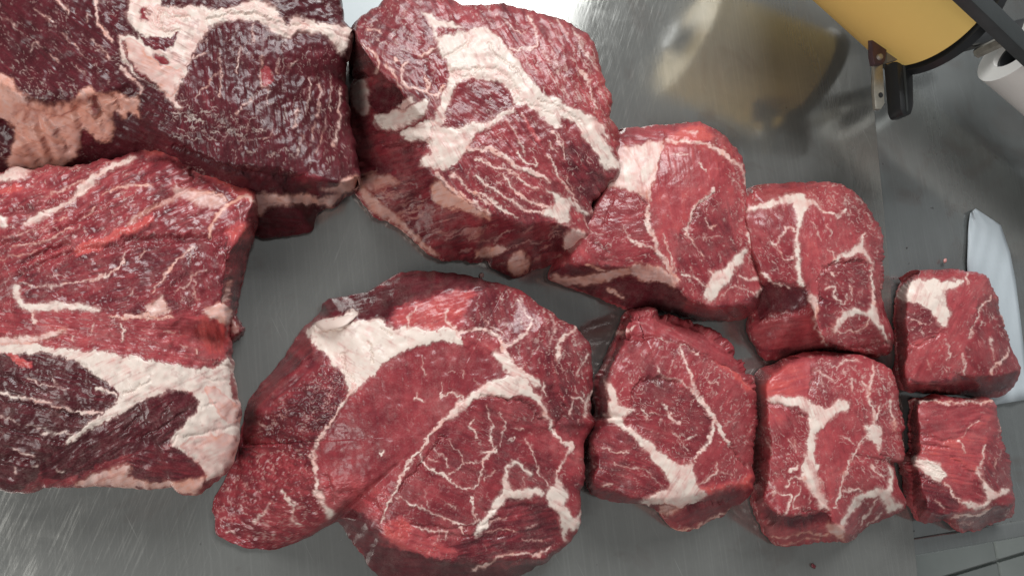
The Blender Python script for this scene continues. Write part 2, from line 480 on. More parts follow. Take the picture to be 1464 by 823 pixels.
        ca_ = me.color_attributes.new('pat', 'FLOAT_COLOR', 'POINT'); ca_.data.foreach_set('color', pat[used].ravel())
        me.normals_split_custom_set_from_vertices(NV[used].astype(np.float32))
        me.materials.append(MEAT)
        o = bpy.data.objects.new(nm, me); COL.objects.link(o); o.parent = root
        if plabel[pi]: o['label'] = plabel[pi]
    return root
# ------------------------------------------------------------------ steel worktop
def steel_material(name, tint, ang, dark=0.0):
    m, nt, bs = new_mat(name)
    co = N(nt, 'ShaderNodeTexCoord').outputs['Object']
    def streaks(rot, sc_, det):
        m1 = N(nt, 'ShaderNodeMapping'); nt.links.new(co, m1.inputs[0]); m1.inputs['Rotation'].default_value = (0, 0, rot)
        m2 = N(nt, 'ShaderNodeMapping'); nt.links.new(m1.outputs[0], m2.inputs[0]); m2.inputs['Scale'].default_value = sc_
        return noise_node(nt, m2.outputs[0], 1.0, det, 0.6)
    br = streaks(ang, (420, 9, 8), 5)
    sc = streaks(ang+.45, (700, 26, 10), 2)
    big = noise_node(nt, co, 7, 5, 0.6, 0.6)
    mid = noise_node(nt, co, 42, 5, 0.65, 0.8)
    spot = noise_node(nt, co, 130, 2, 0.5)
    scr = streaks(ang-.35, (950, 14, 10), 1)
    scr2 = streaks(ang+1.2, (900, 22, 10), 1)
    base = ramp(nt, big.outputs[0], [(0.3, tuple(c*.90 for c in tint)), (0.7, tint)])
    c2 = mix_col(nt, mapr(nt, mid.outputs[0], 0.42, 0.72, 0, 0.35), base.outputs[0], tuple(c*.74 for c in tint))
    c3 = mix_col(nt, mapr(nt, br.outputs[0], 0.5, 0.78, 0, 0.42), c2, tuple(min(1, c*1.35) for c in tint))
    c4 = mix_col(nt, mapr(nt, spot.outputs[0], 0.74, 0.80, 0, 0.7), c3, (0.06, 0.05, 0.045))
    c4 = mix_col(nt, mapr(nt, scr.outputs[0], 0.72, 0.80, 0, 0.55), c4, tuple(min(1, c*1.7) for c in tint))
    c4 = mix_col(nt, mapr(nt, scr2.outputs[0], 0.74, 0.82, 0, 0.40), c4, tuple(c*.6 for c in tint))
    stain = noise_node(nt, co, 11, 4, 0.62, 1.2)
    c5 = mix_col(nt, mapr(nt, stain.outputs[0], 0.54, 0.70, 0, 0.30), c4, (0.20, 0.14, 0.12))
    nt.links.new(c5, bs.inputs['Base Color'])
    bs.inputs['Metallic'].default_value = 0.72
    r = mapr(nt, mid.outputs[0], 0.3, 0.7, 0.10, 0.18)
    r = math_node(nt, 'ADD', r, mapr(nt, sc.outputs[0], 0.5, 0.8, 0.0, 0.13))
    nt.links.new(r, bs.inputs['Roughness'])
    bs.inputs['Anisotropic'].default_value = 0.35
    bp = N(nt, 'ShaderNodeBump'); bp.inputs['Strength'].default_value = 0.05; bp.inputs['Distance'].default_value = 0.0006
    nt.links.new(math_node(nt, 'ADD', br.outputs[0], math_node(nt, 'MULTIPLY', big.outputs[0], 3.0)), bp.inputs['Height'])
    nt.links.new(bp.outputs[0], bs.inputs['Normal'])
    return m
STEEL = steel_material('brushed_steel', (0.375, 0.375, 0.352), -0.12)
STEEL2 = steel_material('smooth_steel', (0.33, 0.345, 0.338), -0.12)

def simple_mat(name, col, rough, metal=0.0, var=0.25, scale=60, bump=0.2, spec=0.5):
    m, nt, bs = new_mat(name)
    co = N(nt, 'ShaderNodeTexCoord').outputs['Object']
    n1 = noise_node(nt, co, scale, 5, 0.6); n2 = noise_node(nt, co, scale*6, 3, 0.6)
    c = mix_col(nt, mapr(nt, n1.outputs[0], 0.35, 0.7, 0, var), col, tuple(x*.55 for x in col))
    nt.links.new(c, bs.inputs['Base Color'])
    nt.links.new(mapr(nt, n1.outputs[0], 0.3, 0.7, rough*.85, min(1, rough*1.2)), bs.inputs['Roughness'])
    bs.inputs['Metallic'].default_value = metal
    bs.inputs['Specular IOR Level'].default_value = spec
    b = N(nt, 'ShaderNodeBump'); b.inputs['Strength'].default_value = bump; b.inputs['Distance'].default_value = 0.0006
    nt.links.new(n2.outputs[0], b.inputs['Height']); nt.links.new(b.outputs[0], bs.inputs['Normal'])
    return m

def mesh_obj(name, bm, mat, parent=None, smooth=True, loc=None):
    bmesh.ops.recalc_face_normals(bm, faces=bm.faces)
    me = bpy.data.meshes.new(name); bm.to_mesh(me); bm.free()
    if smooth:
        me.polygons.foreach_set('use_smooth', np.ones(len(me.polygons), bool))
        me.set_sharp_from_angle(angle=math.radians(38))
    me.materials.append(mat)
    o = bpy.data.objects.new(name, me); COL.objects.link(o)
    if parent: o.parent = parent; o.matrix_parent_inverse = parent.matrix_world.inverted() if False else Matrix.Translation(-Vector(parent.location))
    return o
def prism(bm, poly, z0, z1):
    b = [bm.verts.new((x, y, z0)) for x, y in poly]; t = [bm.verts.new((x, y, z1)) for x, y in poly]
    bm.faces.new(t); bm.faces.new(b[::-1]); n = len(poly)
    for i in range(n): bm.faces.new((b[i], b[(i+1) % n], t[(i+1) % n], t[i]))
def bevel(bm, w, seg=2):
    bmesh.ops.bevel(bm, geom=[e for e in bm.edges], offset=w, segments=seg, profile=.6, affect='EDGES')
def frame_box(bm, a, b, up, w, h):
    """a bar from a to b, w across and h along up"""
    a = Vector(a); b = Vector(b); d = (b-a).normalized(); up = Vector(up); s = d.cross(up).normalized(); u = s.cross(d)
    vs_ = [bm.verts.new(p+s*x*w/2+u*y*h/2) for p in (a, b) for x, y in ((-1, -1), (1, -1), (1, 1), (-1, 1))]
    for f in ((3, 2, 1, 0), (4, 5, 6, 7), (0, 1, 5, 4), (1, 2, 6, 5), (2, 3, 7, 6), (3, 0, 4, 7)):
        bm.faces.new([vs_[i] for i in f])
def cyl(bm, a, b, r, n=64, hole=0.0, r2=None):
    """a closed cylinder (a tube when hole > 0) from a to b"""
    a = Vector(a); b = Vector(b); d = (b-a).normalized(); s = d.orthogonal().normalized(); u = d.cross(s)
    r2 = r2 or r
    def ring(c, rad): return [bm.verts.new(c+(s*math.cos(2*math.pi*i/n)+u*math.sin(2*math.pi*i/n))*rad) for i in range(n)]
    A, B = ring(a, r), ring(b, r2)
    for i in range(n): bm.faces.new((A[i], A[(i+1) % n], B[(i+1) % n], B[i]))
    if hole:
        a2, b2 = ring(a, hole), ring(b, hole)
        for i in range(n):
            j = (i+1) % n
            bm.faces.new((a2[j], a2[i], b2[i], b2[j])); bm.faces.new((A[j], A[i], a2[i], a2[j])); bm.faces.new((B[i], B[j], b2[j], b2[i]))
    else:
        bm.faces.new(A[::-1]); bm.faces.new(B)
def U(x, y, z): return Vector(unproject(x, y, z))

# sheet one runs under most of the meat; its right edge is the seam at x = 1258 .. 1312
s0, s1 = U(1246, -80, 0), U(1262, 280, 0); s2 = U(1313, 830, 0)
d_ = (s2-s1).normalized(); s3 = s1+d_*1.3; s_up = s1-d_*1.3
table = link_empty('steel_worktop', (0.3, 0.1, 0))
describe(table, 'brushed stainless steel worktop of two joined sheets under all the meat', 'worktop')
bm = bmesh.new()
prism(bm, [(s_up.x, s_up.y), (-1.2, 1.4), (-1.2, -1.0), (s3.x, s3.y)], -0.04, 0.0)
bevel(bm, 0.0015)
mesh_obj('steel_sheet', bm, STEEL, table)
# sheet two, 3 mm lower, ends at a slanted raised rim
e0, e1 = U(1300, 772, -.003), U(1480, 742, -.003)
ed = (e1-e0).normalized(); en = Vector((-ed.y, ed.x, 0))
if en.y < 0: en = -en
q0 = e0-ed*.03
q1 = e0+ed*1.2
g = d_*1.0
bm = bmesh.new()
far = s1-d_*1.2
prism(bm, [(s1.x-.01+(q0.x-s1.x)*1.0, q0.y), (q1.x, q1.y), (q1.x+.25, q1.y+1.9), (far.x+.002, far.y), (s1.x+.001, s1.y), ], -0.045, -0.003)
mesh_obj('steel_sheet', bm, STEEL2, table)
bm = bmesh.new()
frame_box(bm, e0-ed*.004-en*.007+Vector((0, 0, -.003)), e0+ed*1.2-en*.007+Vector((0, 0, -.003)), (0, 0, 1), 0.018, 0.010)
bevel(bm, .003, 3)
mesh_obj('rim_strip', bm, STEEL2, table)

# floor with pale tiles, seen past the slanted end of the worktop
TILE = simple_mat('pale_floor_tile', (0.42, 0.46, 0.44), .45, var=.3, scale=14)
GROUT = simple_mat('grey_grout', (0.33, 0.35, 0.34), .9)
FZ = -0.16
bm = bmesh.new(); prism(bm, [(-4, -4), (6, -4), (6, 4), (-4, 4)], FZ-.05, FZ)
floor = mesh_obj('floor', bm, GROUT); floor['kind'] = 'structure'
t0 = U(1421, 800, FZ); ta = (U(1426, 823, FZ)-U(1420, 792, FZ)).normalized(); tb = Vector((-ta.y, ta.x, 0))
tile_me = None
for i in range(-2, 3):
    for j in range(-2, 3):
        if tile_me is None:
            bm = bmesh.new(); prism(bm, [(0.002, .002), (.298, .002), (.298, .298), (.002, .298)], 0, .008); bevel(bm, .002)
            o = mesh_obj('tile', bm, TILE); tile_me = o.data
        else:
            o = bpy.data.objects.new('tile', tile_me); COL.objects.link(o)
        o.parent = floor
        p = t0+ta*(.3*i)+tb*(.3*j); o.location = (p.x, p.y, FZ-.002); o.rotation_euler = (0, 0, math.atan2(ta.y, ta.x))

# ------------------------------------------------------------------ the paper roll holder, upper right
PAPER_Y = simple_mat('buff_paper', (0.95, 0.65, 0.20), .5, var=.16, scale=9, bump=.08, spec=.3)
PAPER_W = simple_mat('white_paper', (0.72, 0.70, 0.66), .6, var=.12, scale=20, bump=.1, spec=.3)
BLACK = simple_mat('black_metal', (0.018, 0.019, 0.020), .38, var=.3, scale=40)
DARK = simple_mat('dark_grey_metal', (0.05, 0.055, 0.055), .42, var=.4, scale=30)
WORN = simple_mat('worn_metal', (0.50, 0.47, 0.40), .42, .75, var=.75, scale=120, bump=.5)
ZR = 0.086
ca_ = U(1332, 12, ZR)
vd = (ca_-Vector((0, 0, CAMH))).normalized()
wd_ = Vector(RM @ np.array([1.0, -1.0, 0])); wd_ = (wd_-vd*wd_.dot(vd)).normalized()
ax = (vd*.60+wd_*.80).normalized()
rad = 92.0/FOC*(-(RM.T @ (np.array(ca_)-np.array([0, 0, CAMH])))[2])
roll = link_empty('paper_roll', ca_); describe(roll, 'yellow buff wrapping paper roll hanging over the worktop, upper right', 'paper roll')
bm = bmesh.new(); cyl(bm, ca_, ca_-ax*.14, rad, 120, hole=.022)
mesh_obj('paper', bm, PAPER_Y, roll)
bm = bmesh.new(); cyl(bm, ca_+ax*.002, ca_-ax*.142, .0215, 40, hole=.018)
mesh_obj('core', bm, PAPER_W, roll)
hold = link_empty('roll_holder', ca_); describe(hold, 'black metal holder with a cutter bar and end plate gripping the yellow paper roll', 'roll holder')
bm = bmesh.new(); cyl(bm, ca_+ax*.004, ca_+ax*.013, rad*1.05, 96)
mesh_obj('end_plate', bm, BLACK, hold)
bm = bmesh.new(); cyl(bm, ca_+ax*.016, ca_-ax*.16, .0165, 24)
mesh_obj('spindle', bm, BLACK, hold)
ZB = ZR+rad*.92
bm = bmesh.new(); frame_box(bm, U(1330, -58, ZB+.05), U(1478, 84, ZB-.015), (0, 0, 1), .021, .012); bevel(bm, .002)
mesh_obj('cutter_bar', bm, DARK, hold)
bm = bmesh.new(); frame_box(bm, U(1375, 62, ZR-.01), U(1500, 30, ZR-.01), (0, 0, 1), .016, .02); bevel(bm, .003)
mesh_obj('cross_arm', bm, BLACK, hold)
hb = [U(1505, -60, 0), U(1505, 215, 0), U(1640, 190, 0), U(1640, -60, 0)]
bm = bmesh.new(); prism(bm, [(v.x, v.y) for v in hb], .0, .27); bevel(bm, .006)
mesh_obj('housing', bm, DARK, hold)
bm = bmesh.new(); p = U(1435, 58, ZR+.02); cyl(bm, p-Vector((0, 0, .03)), p, .0055, 6)
mesh_obj('bolt', bm, WORN, hold)
# bracket of worn metal
brk = link_empty('bracket', U(1254, 100, .07)); describe(brk, 'worn silver bracket strip with two screws and a hole, beside the yellow roll', 'bracket')
def plate(name, poly_px, z, th, mat, parent, bev=.0008):
    bm = bmesh.new()
    t = [U(x, y, z) for x, y in poly_px]
    prism(bm, [(p.x, p.y) for p in t], z-th, z); bevel(bm, bev)
    return mesh_obj(name, bm, mat, parent)
plate('strip', [(1250, 88), (1262, 88), (1264, 130), (1265, 148), (1260, 156), (1252, 156), (1250, 130)], .07, .004, WORN, brk)
plate('mounting_plate', [(1247, 47), (1258, 50), (1270, 56), (1266, 86), (1262, 92), (1250, 92), (1248, 80)], .076, .006, simple_mat('brown_metal', (.12, .07, .08), .45, .6, var=.6, scale=80), brk)
plate('gusset', [(1268, 60), (1290, 76), (1288, 84), (1268, 90)], .073, .005, simple_mat('grey_brown_metal', (.25, .22, .18), .5, .5, var=.6, scale=80), brk)
for y in (57, 82):
    bm = bmesh.new(); p = U(1257, y, .076); cyl(bm, p, p+Vector((0, 0, .0025)), .0034, 16, r2=.0026); mesh_obj('screw', bm, WORN, brk)
bm = bmesh.new(); p = U(1259, 136, .0702); cyl(bm, p, p+Vector((0, 0, .0006)), .0026, 16); mesh_obj('hole', bm, BLACK, brk)
# black handle
hd = link_empty('handle_bar', U(1290, 120, .07)); describe(hd, 'short black handle bar hanging beside the silver bracket', 'handle')
plate('grip', [(1282, 84), (1306, 82), (1308, 150), (1304, 164), (1292, 165), (1288, 155)], .07, .018, BLACK, hd, .004)
plate('grip_edge', [(1291, 84), (1294, 84), (1299, 158), (1297, 160)], .0712, .0012, DARK, hd, .0004)
# white roll
zc2 = .085
w0 = U(1449, 70, zc2); wd = (U(1500, 114, zc2)-U(1449, 70, zc2)).normalized(); wd.z = 0
wr = link_empty('paper_roll', w0); describe(wr, 'white paper roll with an open dark core at the right edge, beyond the yellow roll', 'paper roll')
bm = bmesh.new(); cyl(bm, w0, w0+wd*.45, .040, 72, hole=.022); mesh_obj('paper', bm, PAPER_W, wr)
bm = bmesh.new(); cyl(bm, w0+wd*.006, w0+wd*.44, .0215, 40, hole=.019); mesh_obj('core', bm, BLACK, wr)

# ------------------------------------------------------------------ thin pale strip lying behind the far right pair
STRIP_MAT = simple_mat('pale_blue_grey', (0.47, 0.52, 0.55), .4, var=.12, scale=30, bump=.1)
def pale_strip():
    L = [(1387, 305), (1384, 335), (1383, 380), (1386, 430), (1396, 500), (1412, 580)]
    Rr = [(1395, 298), (1431, 322), (1444, 360), (1452, 400), (1462, 480), (1472, 570)]
    bm = bmesh.new(); rows = []; n = 14
    for k in range(26):
        t = k/25*(len(L)-1); i = min(int(t), len(L)-2); f = t-i
        lx, ly = L[i][0]*(1-f)+L[i+1][0]*f, L[i][1]*(1-f)+L[i+1][1]*f
        rx, ry = Rr[i][0]*(1-f)+Rr[i+1][0]*f, Rr[i][1]*(1-f)+Rr[i+1][1]*f
        row = []
        for j in range(n):
            u = j/(n-1); h = .003+.0022*math.sin(u*math.pi)**.8+.0007*math.sin(k*.9+j*1.3)+.0006*math.sin(k*.35-j*.8)
            p = U(lx*(1-u)+rx*u, ly*(1-u)+ry*u, h-.003); row.append(bm.verts.new(p))
        rows.append(row)
    for a, b in zip(rows, rows[1:]):
        for j in range(n-1): bm.faces.new((a[j], a[j+1], b[j+1], b[j]))
    o = mesh_obj('blue_grey_strip', bm, STRIP_MAT)
    sm = o.modifiers.new('thickness', 'SOLIDIFY'); sm.thickness = .0006
    describe(o, 'pale blue grey strip lying behind the far right beef cut', 'plastic film')
pale_strip()

# thin white sheet added to stand for window glare on the steel, top edge
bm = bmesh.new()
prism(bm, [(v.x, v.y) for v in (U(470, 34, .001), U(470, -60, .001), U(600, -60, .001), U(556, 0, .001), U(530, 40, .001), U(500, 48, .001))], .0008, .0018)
sheet = mesh_obj('glare_sheet', bm, simple_mat('glare_white', (0.66, 0.74, 0.75), .4, var=.1, scale=12, bump=.1), smooth=False)
describe(sheet, 'white sheet added for window glare between the dark roast and the tall block', 'glare sheet')
# ------------------------------------------------------------------ the cuts of beef
GROUP = 'raw beef chuck cuts laid out on the steel worktop'
PIECES = []
# 1 --- big dark roast, upper left
PIECES.append(dict(name='beef_roast', cat='raw beef', group=GROUP, seed=1, res=(1000, 220), c=(265, 95), h=8.0, tone=.12, fib=25, fs=1.0, marb=.22, rough=.05, wet=.2, haze=.02, zs=6.5,
 label='dark purple beef roast with orange fat on its cut side, in the upper left corner', dome=.5, lump=.9,
 sil='W -70,-70,6.5 100,-75 300,-75 480,-60 488,5 490,28 A2 590,90 600,122 584,160 572,200 566,260,5 580,300 590,360 584,410 602,480 612,540 619,600,3.5 602,640,2 560,660,1.2 538,698,.6 500,702 474,735 466,780 400,786 330,797 270,790 W 310,325,.6 260,300 180,272 90,262 0,256,1.5 -70,250,2',
 rim=['W -70,120,8 A1 0,322 60,352 75,402 120,432 220,462 330,432 345,402 400,378 430,405 520,397 560,440 600,455 640,500 700,575 A2 80,505 150,545 200,562 300,570 380,585 440,570 500,604 545,612 610,588,6.5 614,560,6'],
 bump=[(26, 'W 215,70,.4 330,150,.5'), (18, 'W 190,160,-.5'), (16, 'W 440,40,-.3')],
 feat=[
 ('M', 'W -70,-70 150,-70 175,60 200,130 120,140 60,130 0,110 -70,110', dict(t=.17, a=40, m=.22, part='muscle', wet=.15)),
 ('M', 'A2 80,130 110,90 230,70 310,90 390,130 500,140 560,190 570,270 590,400 612,580 545,610 440,570 380,585 200,560 0,480 0,320 40,250', dict(t=.18, a=82, fs=.9, m=.22, part='muscle', wet=.25)),
 ('M', 'A2 -20,490 150,545 380,585 440,570 545,612 540,650 440,650 380,655 260,650 200,610 100,560 0,520', dict(t=.10, fs=.4, m=.05, a=5)),
 ('M', 'A2 380,585 440,568 500,600 560,640 520,670 470,640', dict(t=.38, m=.1)),
 ('M', 'A2 265,720 330,695 400,692 480,692 474,735 466,785 300,800', dict(t=.17, m=.05, a=5, part='lower_muscle')),
 ('M', 'A1 560,470 605,430 660,530 760,610 700,640 500,690 400,690', dict(t=.10, m=.02)),
 ('P', 'A1 560,0 552,60 580,120 608,150 600,190 565,150 518,148 514,240 560,300 620,350 690,385 740,430 770,476 800,470 757,430 790,360 823,320 A2 40,240 62,180 85,120 120,88 170,75 230,65 290,70 320,95 350,118 385,132 402,116 430,104 500,118 540,158 565,190 580,165 597,125 590,92 500,85 430,70 385,55 385,95 350,60 330,20 300,0 240,2 210,25 140,45 95,20 W 272,8 245,14 230,8 228,-70 184,-70', dict(p=.18, dz=1.0)),
 ('M', 'A1 605,150 640,165 720,165 790,140 760,190 720,225 670,222 620,185', dict(t=.3, over=1, soft=2, m=.3)),
 ('M', 'A1 606,50 635,32 655,60 640,105 612,80', dict(t=.55, over=1, soft=4, m=.5)),
 ('M', 'A1 672,238 730,250 748,288 700,275', dict(t=.45, over=1, soft=3)),
 ('M', 'A1 520,160 560,200 640,330 700,385 620,352 545,250', dict(t=.4, over=1, soft=2.0, m=.6)),
 ('P', 'A1 535,165 600,205 640,240 720,300 800,320 770,380 740,420 690,365 620,320 550,240', dict(p=.45, dz=.8, part=False)),
 ('L', 'A1 640,60,6 665,120 720,130 780,110/A1 700,40,5 760,60 810,60/A1 650,30,4 690,100', dict(p=.05, dz=.9)),
 ('G', 'A1 640,40,2 655,110 720,150 790,130/A1 700,55,2 740,90 823,80/A1 520,250,2 620,345 690,385/A1 690,60,2 700,120/A2 110,70,2 200,50 290,45 340,80 390,110/A2 400,80,2 500,100 590,130', 1.1),
 ('L', 'A1 430,0,4 420,50 430,100 460,140,6 477,172/A1 525,300,6 600,370,5 615,420,3/A1 245,0,4 270,30 300,62,2/A1 378,55,3 378,90,1.5/A1 400,170,2 470,250,2.5/A1 130,220,2 135,195 155,185 185,208/A1 340,290,1.5 380,330/A1 218,238,2 252,262/A1 30,80,2 80,130/A1 150,40,2 230,100/A1 270,150,1.5 330,200 360,240/A1 440,215,3 470,250', dict(p=.3)),
 ('L', 'A2 455,258,2 445,350,3/A2 485,280,3 492,320 480,395,3/A2 525,275,2 520,372,2/A2 558,290,2 560,360,3 548,430 540,490,4/A2 512,400,2 480,515,2/A2 418,368,3 400,430/A2 312,300,2 310,345/A2 290,190,2 290,283,3 312,293,2 325,270/A2 348,200,1.5 340,250/A2 265,80,2 265,145/A2 222,165,3 208,243/A2 145,180,2 155,240 150,322,3/A2 150,240,2 100,295 75,330,2/A2 60,200,3 100,180/A2 380,225,2 412,200,3/A2 430,460,2 405,520/A2 470,420,2 455,470/A2 250,420,2 245,440 /A2 205,385,4 260,330,1.5 /A2 330,440,2 300,470', dict(p=.3)),
 ('M', 'A2 292,225 325,235 330,272 312,292 292,280', dict(t=.6, over=1, soft=2)),
 ('H', 'A2 0,330 120,320 160,380 300,430 300,475 0,470', dict(a=8, n=46, l=13, w=1.5, da=16, i=.8, p=.02, s=4)),  # moist glints painted into the colour as pale streaks
 ('H', 'A2 130,330 330,300 420,560 300,540 100,460', dict(a=-28, n=34, l=14, w=1.3, da=14, i=.6, p=.1, s=5)),
 ('H', 'A2 120,100 300,90 540,200 590,560 440,540 330,300', dict(a=98, n=60, l=17, w=1.4, da=8, i=.55, p=.3, s=6)),
 ('H', 'A1 0,0 250,0 480,240 500,380 330,400 120,420 0,300', dict(a=42, n=46, l=12, w=1.2, da=20, i=.45, p=.2, s=7)),
 ('H', 'A1 70,350 330,380 330,430 220,450 90,410', dict(a=70, n=26, l=9, w=1.6, da=14, i=.6, p=.0, s=8)),
 ('P', 'A1 -200,300 0,320 60,350 75,400 120,430 220,460 330,430 345,400 400,376 430,405 520,396 560,440 605,425 600,470 612,520 560,480 545,520 500,480 480,510 500,570 470,622 410,602 380,570 350,592 350,660 270,720 150,732 20,732 80,600 40,530 0,500 -200,500', dict(p=.86, dz=1.5, soft=3, label='orange fat on the cut side')),
 ('G', 'A1 60,420,6 150,500 200,620 240,700/A1 130,450,5 260,560 300,660/A1 20,540,6 110,600 170,700/A1 330,460,5 365,560/A1 420,430,5 440,520/A1 500,420,4 520,470', 2.2),
 ('R', 'A1 30,370,7 110,450 220,490 330,460/A1 80,520,8 170,590/A1 400,480,7 450,580', 1.8),
 ('L', 'A1 120,500,5 220,560,4 300,640/A1 200,470,4 240,560/A1 380,430,5 400,520,3/A1 90,600,7 170,680', dict(p=.6, dz=.4)),
 ('M', 'A1 350,590 380,570 410,600 400,640 350,640', dict(t=.35, over=1, soft=4)),
 ('M', 'A1 485,490 500,478 512,500 500,512', dict(t=.3, over=1, soft=3)),
 ('M', 'A1 400,440 420,430 430,480 400,510', dict(t=.5, over=1, soft=7)),
 ('P', 'A2 268,655 350,652 400,657 480,645 540,618 600,588 619,603 602,634 562,655 532,696 480,690 400,691 320,697 268,725', dict(p=.62, dz=.8, label='pale pink fat band along the lower edge')),
 ('M', 'A2 440,640 470,630 500,645 540,640 530,660 480,665', dict(t=.3, over=1, soft=3)),
 ('G', 'A2 0,495,3 100,535 200,575 300,590 380,600 440,590/A2 260,700,3 330,690 480,695', 1.6),
 ('R', 'A2 115,62,5 210,40 290,30 340,75 390,112 430,95 520,110 565,165', 1.8),
 ]))
